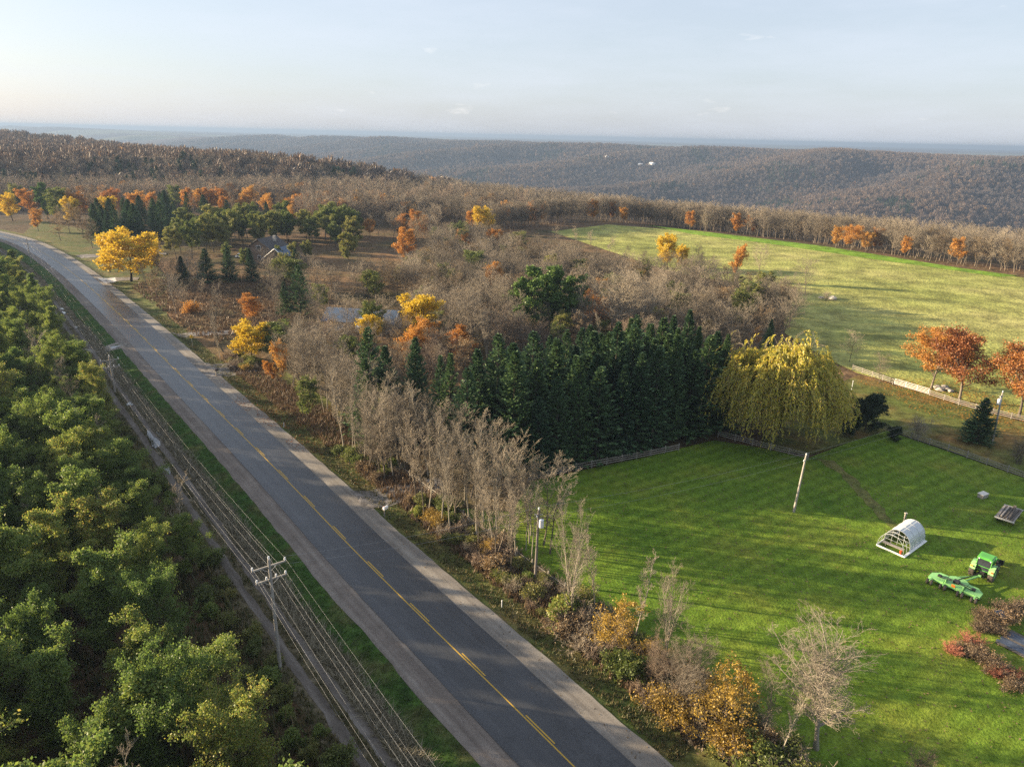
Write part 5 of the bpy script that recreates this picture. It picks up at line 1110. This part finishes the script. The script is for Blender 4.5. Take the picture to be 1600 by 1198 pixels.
# ------------------------------------------------------------------ tractor and mower
def wheel(parent, x, y, r, w_, name='wheel', rim=M['lime'], lugs=0):
    o = MB().cyl((x-w_/2*.8, y, r), (x+w_/2*.8, y, r), r*.52, None, 18).cyl((x-w_/2*.5, y, r), (x+w_/2*.9*math.copysign(1, x or 1), y, r), r*.18, None, 10).build(name, rim, parent)
    b = MB(); n = 22
    prof = [(r*.55, -w_*.42), (r*.80, -w_*.5), (r*.96, -w_*.42), (r, -w_*.2), (r, w_*.2), (r*.96, w_*.42), (r*.80, w_*.5), (r*.55, w_*.42)]
    V = [[b.bm.verts.new((x+p[1], y+p[0]*math.cos(2*math.pi*k/n), r+p[0]*math.sin(2*math.pi*k/n))) for p in prof] for k in range(n)]
    for k in range(n):
        for j in range(len(prof)-1): b.bm.faces.new((V[k][j], V[k][j+1], V[(k+1) % n][j+1], V[(k+1) % n][j]))
    for k in range(lugs):
        a = 2*math.pi*k/lugs; s_ = 1 if k % 2 else -1
        b.box((x+s_*w_*.22, y+r*1.01*math.cos(a), r+r*1.01*math.sin(a)), (w_*.52, .06, .07), Matrix.Rotation(a, 3, 'X').to_quaternion() @ Matrix.Rotation(.5*s_, 3, 'Z').to_quaternion())
    b.build('tyre', M['tyre'], o); return o
def tractor():
    a = np.array(gp(1519, 897)); b = np.array(gp(1547, 908)); ax = dir2(a, b); head = np.array([-ax[1], ax[0]]); head = head if head[1] > 0 else -head
    yaw_ = math.atan2(head[1], head[0]) - math.pi/2; c = (a+b)/2; o = empty('tractor', (c[0], c[1], hz(*c)+.05), yaw_)
    for s_ in (-1, 1): wheel(o, s_*.92, 0, .92, .56, lugs=26); wheel(o, s_*.82, 2.25, .58, .38, lugs=20)
    MB().box((0, 1.0, .82), (.62, 3.0, .5), bevel=.05).cyl((-.8, 0, .84), (.8, 0, .84), .16, None, 10).cyl((-.75, 2.25, .6), (.75, 2.25, .6), .10, None, 10).build('chassis', M['black'], o)
    h_ = MB().prism([(.9, 1.0), (2.95, .95), (3.02, 1.15), (2.9, 1.42), (2.2, 1.58), (.9, 1.68)], 'x', -.40, .40).build('hood', M['green'], o)
    MB().box((0, 3.0, 1.15), (.62, .06, .34)).build('grille', M['black'], h_); MB().cyl((.36, 1.1, 1.6), (.36, 1.1, 2.5), .05, None, 10).build('exhaust', M['black'], h_)
    for s_ in (-1, 1): MB().box((s_*.24, 3.03, 1.36), (.16, .05, .10)).build('headlight', M['porcelain'], h_)
    cb = MB().prism([(-.42, 1.05), (1.0, 1.05), (1.02, 1.5), (.86, 2.45), (-.36, 2.45), (-.50, 1.6)], 'x', -.66, .66).build('cab_glass', M['glassdark'], o)
    pl = MB()
    for s_ in (-1, 1):
        for q in [[(-.42, 1.05), (-.50, 1.6), (-.36, 2.45)], [(1.0, 1.05), (1.02, 1.5), (.86, 2.45)], [(.30, 1.05), (.28, 2.45)]]: pl.path([(s_*.68, y, z) for y, z in q], .04, 6)
    for y, z in ((-.43, 1.08), (-.52, 1.6), (1.02, 1.08)): pl.path([(-.68, y, z), (.68, y, z)], .035, 6)
    pl.build('cab_frame', M['green'], o)
    rf = MB().box((0, .24, 2.52), (1.52, 1.62, .16), bevel=.06).box((0, .24, 2.61), (1.2, 1.25, .06), bevel=.02).build('cab_roof', M['green'], o)
    for s_ in (-1, 1):
        MB().cyl((s_*.55, -.6, 2.48), (s_*.55, -.54, 2.48), .07, None, 10).build('work_lamp', M['porcelain'], rf)
        MB().prism([(-.92, 1.15), (-.72, 1.62), (-.3, 1.86), (.35, 1.86), (.80, 1.5), (.74, 1.46), (.32, 1.79), (-.3, 1.79), (-.66, 1.56), (-.86, 1.13)], 'x', *(sorted((s_*.62, s_*1.14)))).build('fender', M['lime'], o)
        MB().box((s_*.98, -.90, 1.46), (.22, .07, .13)).build('tail_light', M['orange'] if s_ < 0 else M['red'], o)
        MB().path([(s_*.30, -.35, .75), (s_*.36, -1.15, .55)], .05).build('lift_arm', M['black'], o)
        q = MB().path([(s_*.52, .95, 1.25), (s_*.58, 2.2, 1.75), (s_*.58, 3.3, 1.25), (s_*.56, 3.75, .75)], .075, 6).build('loader_arm', M['green'], o); MB().path([(s_*.52, 1.3, .9), (s_*.58, 2.6, 1.5)], .045).build('hydraulic_ram', M['black'], q)
    MB().prism([(3.65, .40), (4.45, .30), (4.45, .36), (3.85, .46), (3.75, 1.05), (3.65, 1.08)], 'x', -1.0, 1.0).box((-.99, 4.0, .62), (.04, .66, .60)).box((.99, 4.0, .62), (.04, .66, .60)).build('bucket', M['black'], o)
    MB().box((0, .1, 1.35), (.5, .5, .5), bevel=.06).box((0, -.14, 1.72), (.48, .12, .55), bevel=.04).build('seat', M['black'], o)
    tag(o, 'bright green tractor with a black front bucket on the lawn', 'tractor'); return o, c, head
tro, trc, trh = tractor()
def mower():
    a = np.array(gp(1448, 908)); b = np.array(gp(1528, 942)); ax = dir2(a, b); L_ = np.hypot(*(b-a)); c = (a+b)/2; yaw_ = math.atan2(ax[1], ax[0]); o = empty('batwing_mower', (c[0], c[1], hz(*c)+.05), yaw_)
    hw = L_/2; cw = hw*.38; d1 = 1.9
    def deck(name, pts, z0, z1, parent=None, m=M['lime']):
        q = MB(); A = [q.bm.verts.new((p[0], p[1], z0)) for p in pts]; B = [q.bm.verts.new((p[0], p[1], z1 if len(p) < 3 else p[2])) for p in pts]; k = len(pts)
        q.bm.faces.new(A[::-1]); q.bm.faces.new(B)
        for i in range(k): q.bm.faces.new((A[i], A[(i+1) % k], B[(i+1) % k], B[i]))
        return q.build(name, m, parent or o)
    cd = deck('centre_deck', [(-cw, 0), (cw, 0), (cw, d1), (cw*.5, d1+.45), (-cw*.5, d1+.45), (-cw, d1)], .32, .66)
    wl = deck('left_wing', [(-hw, .15, .58), (-cw-.05, 0, .64), (-cw-.05, d1*.92, .66), (-hw*.75, d1*.95, .62), (-hw, d1*.62, .58)], .30, .62)
    wr = deck('right_wing', [(cw+.05, 0, .64), (hw, .15, .58), (hw, d1*.62, .58), (hw*.75, d1*.95, .62), (cw+.05, d1*.92, .66)], .30, .62)
    hp = trc - c; ex = np.array([math.cos(yaw_), math.sin(yaw_)]); ey = np.array([-ex[1], ex[0]]); tx, ty = hp@ex - .0, hp@ey - 1.0
    MB().path([(-cw*.45, d1+.3, .6), (tx, ty, .6)], .09).path([(cw*.45, d1+.3, .6), (tx, ty, .6)], .09).box((tx, ty, .6), (.3, .3, .22)).build('tongue', M['lime'], o)
    MB().path([(0, d1*.6, .95), (tx, ty+.3, .85)], .06).build('drive_shaft', M['black'], o)
    gb = MB().box((0, d1*.5, .82), (.6, .55, .32), bevel=.05).build('gearbox', M['black'], o)
    for s_, w2 in ((-1, wl), (1, wr)):
        MB().box((s_*hw*.66, d1*.5, .72), (.38, .38, .22), bevel=.04).build('gearbox', M['black'], w2); MB().path([(s_*cw*.4, d1*.25, 1.0), (s_*hw*.62, d1*.3, .76)], .06).build('hydraulic_ram', M['black'], w2)
        MB().path([(s_*.3, d1*.5, .85), (s_*hw*.66, d1*.5, .78)], .045).build('drive_shaft', M['black'], w2)
        MB().prism([(0, .62), (.9, .62), (.2, 1.05), (0, 1.05)], 'x', *sorted((s_*cw*.9, s_*cw*.9+.08))).build('hinge_frame', M['lime'], cd)
    for x in (-hw+.15, -hw+.55, -cw-.10, -cw+.32, cw-.32, cw+.10, hw-.55, hw-.15): wheel(o, x, -.42, .30, .20, rim=M['steel'])
    for x in (-hw+.35, -cw+.1, cw-.1, hw-.35): MB().box((x, -.15, .52), (.12, .7, .12)).build('wheel_arm', M['lime'], o)
    MB().box((0, -.05, .74), (.34, .04, .30)).build('reflector', M['orange'], o)
    tag(o, 'wide light green batwing mower hitched behind the tractor', 'mower')
mower()
# ------------------------------------------------------------------ greenhouse, wagon, small things on the lawn
def greenhouse():
    a = np.array(gp(1371, 852)); b = np.array(gp(1409, 871)); c = np.array(gp(1443, 846)); ax = dir2(b, c); L_ = np.hypot(*(c-b)); W = np.hypot(*(b-a)); m_ = (a+b)/2
    o = empty('greenhouse', (m_[0], m_[1], hz(*m_)+.02), math.atan2(ax[1], ax[0])-math.pi/2); hw = W/2; ht = 2.15
    def arch(y, n=14, k=1.0): return [(hw*k*math.cos(math.pi*(1-i/n)), y, ht*k*math.sin(math.pi*i/n)**.8) for i in range(n+1)]
    n = 14; y0 = L_*.30
    for j in range(3):
        ya, yb = y0+(L_-y0)*j/3, y0+(L_-y0)*(j+1)/3 - .03; q = MB(); A, B = arch(ya), arch(yb); Ai, Bi = arch(ya, k=.985), arch(yb, k=.985)
        VA = [[q.bm.verts.new(p) for p in r_] for r_ in (A, B, Ai, Bi)]
        for i in range(n): q.bm.faces.new((VA[0][i], VA[0][i+1], VA[1][i+1], VA[1][i])); q.bm.faces.new((VA[2][i], VA[3][i], VA[3][i+1], VA[2][i+1]))
        q.build('roof_panel', M['poly'], o)
    for y in (0, L_*.15, y0-.03, y0+(L_-y0)/3-.015, y0+2*(L_-y0)/3-.015, L_): MB().path(arch(y, k=1.012), .028, 6).build('hoop', M['steel'], o)
    MB().path([(0, 0, ht), (0, L_, ht)], .025).path([(-hw*.87, 0, ht*.58), (-hw*.87, L_, ht*.58)], .02).path([(hw*.87, 0, ht*.58), (hw*.87, L_, ht*.58)], .02).build('purlins', M['steel'], o)
    e = MB()
    for x in (-hw*.45, 0, hw*.45): e.path([(x, y0, 0), (x, y0, ht*math.sqrt(1-(x/hw)**2)*.98)], .025)
    for z in (.55, 1.15, 1.6): k = math.sqrt(max(0, 1-(z/ht)**2))*hw; e.path([(-k, y0, z), (k, y0, z)], .022)
    e.build('end_frame', M['steel'], o)
    e = MB(); g_ = arch(L_-.02); vs_ = [e.bm.verts.new(p) for p in g_]; e.bm.faces.new(vs_); e.build('rear_panel', M['poly'], o)
    MB().box((-hw-.05, L_/2, .12), (.08, L_, .24)).build('base_board', M['white'], o); MB().box((hw+.14, L_/2, .10), (.30, L_+.2, .12), bevel=.04).build('base_skirt', M['white'], o); MB().box((0, -.03, .12), (W, .08, .22)).build('base_board', M['white'], o)
    MB().box((0, L_*.15, .45), (W*.8, .5, .06)).path([(-W*.3, L_*.15, 0), (-W*.3, L_*.15, .43)], .03).path([(W*.3, L_*.15, 0), (W*.3, L_*.15, .43)], .03).build('bench', M['planks'], o)
    MB().cyl((hw*.8, -.01, .26), (hw*.8, -.01, .72), .13, .13, 10).build('gas_bottle', M['red'], o)
    tag(o, 'silvery barrel roofed greenhouse with an open framed end on the lawn', 'greenhouse')
    x, y = gp(1412, 818); q = empty('post', (x, y, hz(x, y)-.05)); MB().box((0, 0, .75), (.22, .18, 1.5), bevel=.02).build('shaft', M['wood_grey'], q); MB().box((0, 0, 1.55), (.32, .28, .10)).build('cap', M['stone'], q); tag(q, 'short grey post standing behind the greenhouse', 'post')
greenhouse()
def wagon():
    a = np.array(gp(1552, 815)); b = np.array(gp(1582, 825)); c = np.array(gp(1597, 806)); ax = dir2(a, b); W = np.hypot(*(b-a)); L_ = np.hypot(*(c-b)); m_ = a*.0+(a+b)/2
    o = empty('hay_wagon', (m_[0], m_[1], hz(*m_)+.03), math.atan2(ax[1], ax[0]))
    n = 9
    for k in range(n): MB().box((-W/2+W*(k+.5)/n, L_/2, .78), (W/n-.02, L_, .05)).build('deck_board', M['planks'], o)
    MB().box((0, -.03, .74), (W+.06, .08, .16)).box((0, L_+.03, .74), (W+.06, .08, .16)).box((-W*.3, L_/2, .66), (.12, L_*.98, .14)).box((W*.3, L_/2, .66), (.12, L_*.98, .14)).build('frame', M['siding_pale'], o)
    for y in (L_*.2, L_*.8):
        MB().path([(-W*.42, y, .36), (W*.42, y, .36)], .05).path([(0, y, .36), (0, y, .6)], .07).build('axle', M['black'], o)
        for s_ in (-1, 1): wheel(o, s_*W*.42, y, .34, .18, rim=M['siding'])
    tag(o, 'flat hay wagon loaded with dark timber', 'wagon')
    ex = ax; ey = np.array([-ax[1], ax[0]])
    for k in range(9):
        lx = (-W*.36+W*.72*(k % 6)/5) if k < 6 else (-W*.2+W*.2*(k-6)); z = .90 if k < 6 else 1.08; l = L_*rnd.uniform(.8, .98); y0 = L_*.03; p = m_+ex*lx+ey*y0
        t = MB().box((0, l/2, 0), (.17, l, .14 if k % 2 else .19), bevel=.02).build('timber', M['timber'] if k % 3 else M['planks'], None, (p[0], p[1], hz(*m_)+z), (0, 0, math.atan2(ax[1], ax[0])+rnd.uniform(-.05, .05)))
        tag(t, 'dark weathered timber lying on the hay wagon', 'timber', 'timbers on the wagon')
wagon()
def wood_box():
    x, y = gp(1535, 777); o = empty('wooden_box', (x, y, hz(x, y)+.02), .5); MB().box((0, 0, .28), (1.3, .75, .56), bevel=.03).build('body', M['planks'], o); MB().box((0, 0, .60), (1.38, .83, .07), Matrix.Rotation(.06, 3, 'X').to_quaternion()).build('lid', M['siding_pale'], o); tag(o, 'small weathered box with a pale lid alone on the lawn', 'box')
wood_box()
def garden():
    x, y = gp(1592, 1006); o = empty('garden_boards', (x, y, hz(x, y)+.10), .6)
    for k in range(9): MB().box((-1.7+.38*k, .1*math.sin(k*2.3), .04+.01*(k % 2)), (.35, 2.7, .05)).build('board', M['tarp'] if k % 4 else M['timber'], o)
    tag(o, 'dark blue grey boards laid over the garden bed', 'boards')
    x, y = gp(1562, 968); MB_ = MB().box((0, 0, .05), (1.1, .9, .04), bevel=.01).build('tarp', M['tarp'], None, (x, y, hz(x, y)+.75), (.2, .1, .4)); tag(MB_, 'small dark blue tarp caught in the brown garden shrubs', 'tarp')
garden()
def mailbox(u, v, m, label, face):
    x, y = gp(u, v); o = empty('mailbox', (x, y, hz(x, y)-.05), face); MB().box((0, 0, .55), (.11, .11, 1.15)).build('post', M['wood_grey'], o); MB().box((.12, 0, 1.12), (.7, .10, .06)).build('arm', M['wood_grey'], o)
    pr = [(-.17, 1.16), (.17, 1.16)]+[(.17*math.cos(math.pi*k/8), 1.36+.17*math.sin(math.pi*k/8)) for k in range(9)]
    b = MB().prism(pr, 'x', -.12, .52).build('box', m, o); MB().box((-.13, 0, 1.34), (.02, .28, .30)).build('door', m, b); MB().box((.1, .19, 1.46), (.05, .02, .16)).build('flag', M['red'], b); tag(o, label, 'mailbox')
mailbox(601, 808, M['white'], 'white mailbox on a post beside the nearest driveway', .9); mailbox(338, 588, M['black'], 'black mailbox at the second driveway entrance', .9)
def sign():
    x, y = gp(301, 541); o = empty('warning_sign', (x, y, hz(x, y)-.05), .6); MB().box((0, 0, 1.2), (.07, .07, 2.4)).build('post', M['steel'], o)
    f = MB().box((0, -.05, 2.25), (.62, .02, .62), Matrix.Rotation(R(45), 3, 'Y').to_quaternion()).build('plate', M['yellowsign'], o); MB().box((0, -.064, 2.25), (.10, .006, .34)).build('symbol', M['black'], f); tag(o, 'yellow diamond warning sign on the right roadside', 'sign')
sign()
def tyre_ring():
    x, y = gp(364, 582); o = MB(); n = 20; r_ = .6
    V = [[o.bm.verts.new((0, (r_+.16*math.cos(b*math.pi/3))*math.cos(2*math.pi*k/n), r_+.16+(r_+.16*math.cos(b*math.pi/3))*math.sin(2*math.pi*k/n)) ) if False else o.bm.verts.new((.2*math.sin(b*math.pi/3), (r_+.18*math.cos(b*math.pi/3))*math.cos(2*math.pi*k/n), r_+.12+(r_+.18*math.cos(b*math.pi/3))*math.sin(2*math.pi*k/n))) for b in range(6)] for k in range(n)]
    for k in range(n):
        for b in range(6): o.bm.faces.new((V[k][b], V[(k+1) % n][b], V[(k+1) % n][(b+1) % 6], V[k][(b+1) % 6]))
    tag(o.build('tyre', M['tyre'], None, (x, y, hz(x, y)), (0, 0, 1.3)), 'black tyre standing upright beside the second driveway', 'tyre')
tyre_ring()
def rock(u, v, s_, label, seed, group=None):
    x, y = gp(u, v); rng = np.random.default_rng(seed); bm = bmesh.new(); bmesh.ops.create_icosphere(bm, subdivisions=2, radius=1)
    for q in bm.verts: q.co *= 1+rng.normal(0, .10); q.co.z *= .62; q.co.x *= 1.25
    me = bpy.data.meshes.new('boulder'); bm.to_mesh(me); bm.free(); me.materials.append(M['stone']); tag(link('boulder', me, None, (x, y, hz(x, y)+s_*.25), (0, 0, seed), (s_,)*3), label, 'boulder', group)
rock(1301, 468, 1.3, 'pale boulder lying in the hay field', 1); rock(1283, 466, .7, 'low brown stone left of the pale field boulder', 2)
for k, (u, v) in enumerate([(1464, 606), (1472, 608), (1480, 609), (1476, 605), (1468, 610), (1485, 612)]): rock(u, v, rnd.uniform(.5, .8), 'stone of the small heap by the far fence', 5+k, 'stones of the heap by the far fence')
def marker(u, v, label, h=.9):
    x, y = gp(u, v); o = empty('marker_post', (x, y, hz(x, y)-.05)); MB().cyl((0, 0, 0), (0, 0, h), .05, None, 8).build('shaft', M['porcelain'], o); MB().cyl((0, 0, h), (0, 0, h+.12), .07, .05, 8).build('cap', M['white'], o); tag(o, label, 'marker')
marker(784, 950, 'short white marker post on the right verge'); marker(444, 668, 'short white stake beside the leaf strewn verge', .8); marker(1330, 612, 'white pole standing right of the willow', 2.2)
# ------------------------------------------------------------------ houses
def gable(o, cx, cy, w_, l, eave, ridge, wall, roof, fascia, name='wall', over=.45):
    """box with a gable facing -y; ridge along y"""
    wl = MB().prism([(cx-w_/2, 0), (cx+w_/2, 0), (cx+w_/2, eave), (cx, ridge-.12), (cx-w_/2, eave)], 'y', cy-l/2, cy+l/2).build(name, wall, o)
    for s_ in (-1, 1):
        dx = s_*(w_/2+over); sl = (ridge-eave)/(w_/2); z1 = ridge-sl*(w_/2+over)
        q = MB(); P = [(cx, ridge), (cx+dx, z1), (cx+dx, z1+.16), (cx, ridge+.18)]; q.prism(P, 'y', cy-l/2-over, cy+l/2+over); rf = q.build('roof', roof, o)
        MB().path([(cx, cy-l/2-over-.04, ridge+.03), (cx+dx, cy-l/2-over-.04, z1+.03)], .13, 4).build('fascia', fascia, rf)
    return wl
def win(parent, x, y, z, w_, h_):
    f = MB().box((x, y-.04, z), (w_+.2, .08, h_+.2)).build('window', M['white'], parent); MB().box((x, y-.10, z), (w_, .05, h_)).build('pane', M['glassdark'], f)
def house():
    x, y = gp(405, 412); o = empty('house', (x, y, hz(x, y)-.1), -.25)
    w1 = gable(o, 0, 6, 12, 11, 4.6, 8.6, M['siding'], M['shingle'], M['shingle']); w2 = gable(o, 8.5, 1.5, 9, 8, 2.9, 6.2, M['siding'], M['metalroof'], M['white'])
    for xx in (-3.5, 0, 3.5): win(w1, xx, .5, 2.2, 1.2, 1.4)
    win(w1, 0, .5, 5.6, 1.6, 1.5); win(w2, 6.5, -2.5, 1.5, 1.1, 1.3); win(w2, 10.3, -2.5, 1.5, 1.1, 1.3); MB().box((8.4, -2.56, 1.05), (1.0, .10, 2.1)).build('door', M['white'], w2)
    MB().box((2.5, 7, 8.3), (.9, .9, 2.0)).build('chimney', M['stone'], o); tag(o, 'brown gabled house with dark roofs behind the meadow conifers', 'house')
    x, y = gp(568, 512); o = empty('outbuilding', (x, y, hz(x, y)-.1), R(90)-.1)
    w1 = gable(o, 0, 0, 8.5, 17, 2.6, 4.7, M['siding_pale'], M['metalroof'], M['white']); w2 = gable(o, -4.5, -3.5, 4.2, 5, 2.3, 3.6, M['siding_pale'], M['steel'], M['white'])  # second wing is added: its lighter steel roof stands in for glare on the metal
    for k in range(3): win(w1, -2+2*k, -8.5, 1.5, .9, 1.0)
    tag(o, 'long low building with a blue grey metal roof in the bare trees', 'building')
house()
def car():
    x, y = gp(378, 403); o = empty('parked_car', (x, y, hz(x, y)+.03), .1)
    b = MB().prism([(-2.2, .35), (2.2, .35), (2.25, .8), (1.5, .95), (-1.9, 1.0), (-2.25, .8)], 'y', -.88, .88).build('body', M['white'], o); MB().prism([(-1.7, .98), (.9, .96), (.3, 1.5), (-1.3, 1.52)], 'y', -.76, .76).build('windows', M['glassdark'], o); MB().box((-.5, 0, 1.54), (1.6, 1.45, .06), bevel=.02).build('roof', M['white'], o)
    for xx in (-1.35, 1.35):
        for s_ in (-1, 1): MB().cyl((xx, s_*.74, .33), (xx, s_*.92, .33), .33, None, 14).build('wheel', M['tyre'], o)
    for s_ in (-1, 1): MB().box((2.22, s_*.6, .7), (.06, .3, .14)).build('headlight', M['porcelain'], b)
    tag(o, 'white car parked left of the brown house', 'car')
car()
def far_barn(u, v, w_, l, e, r_, wall, roof, label, rz=0.0, tower=0):
    x, y = gp(u, v); o = empty('far_barn' if not tower else 'silo', (x, y, hz(x, y)-.5 if y < 500 else float(H(np.array([x]), np.array([y]), False)[0])+9), rz)
    if tower: MB().cyl((0, 0, -9), (0, 0, tower), 2.6, None, 14).build('shaft', wall, o); MB().cyl((0, 0, tower), (0, 0, tower+2.2), 2.7, .4, 14).build('dome', roof, o)
    else: gable(o, 0, 0, w_, l, e, r_, wall, roof, wall)
    tag(o, label, 'barn' if not tower else 'silo')
far_barn(948, 251, 12, 16, 5, 8, M['white'], M['siding_pale'], 'small white building far up the opposite hillside, leftmost')
far_barn(1018, 262, 16, 20, 5, 8, M['white'], M['white'], 'white barn far up the opposite hillside, right of the leftmost', .5)
far_barn(1000, 263, 10, 14, 4, 7, M['siding_pale'], M['steel'], 'low grey shed left of the white hillside barn', 1.2)
# ------------------------------------------------------------------ air
def haze():
    m, n = mat('pale_haze'); v = N(n, 'ShaderNodeVolumePrincipled', {'Color': (.23, .325, .49, 1), 'Density': 1.7e-4, 'Anisotropy': .15}); o = n.nodes.new('ShaderNodeOutputMaterial'); n.links.new(v.outputs[0], o.inputs['Volume'])
    b = MB(); lo_, hi_ = GLO-1.0, max(CAM_H+3, GHI+22); b.box((0, 0, (lo_+hi_)/2), (36000, 36000, hi_-lo_)); o = b.build('haze', m); tag(o, 'thin pale blue haze over the valley and far hills', 'haze', kind='stuff')
haze()
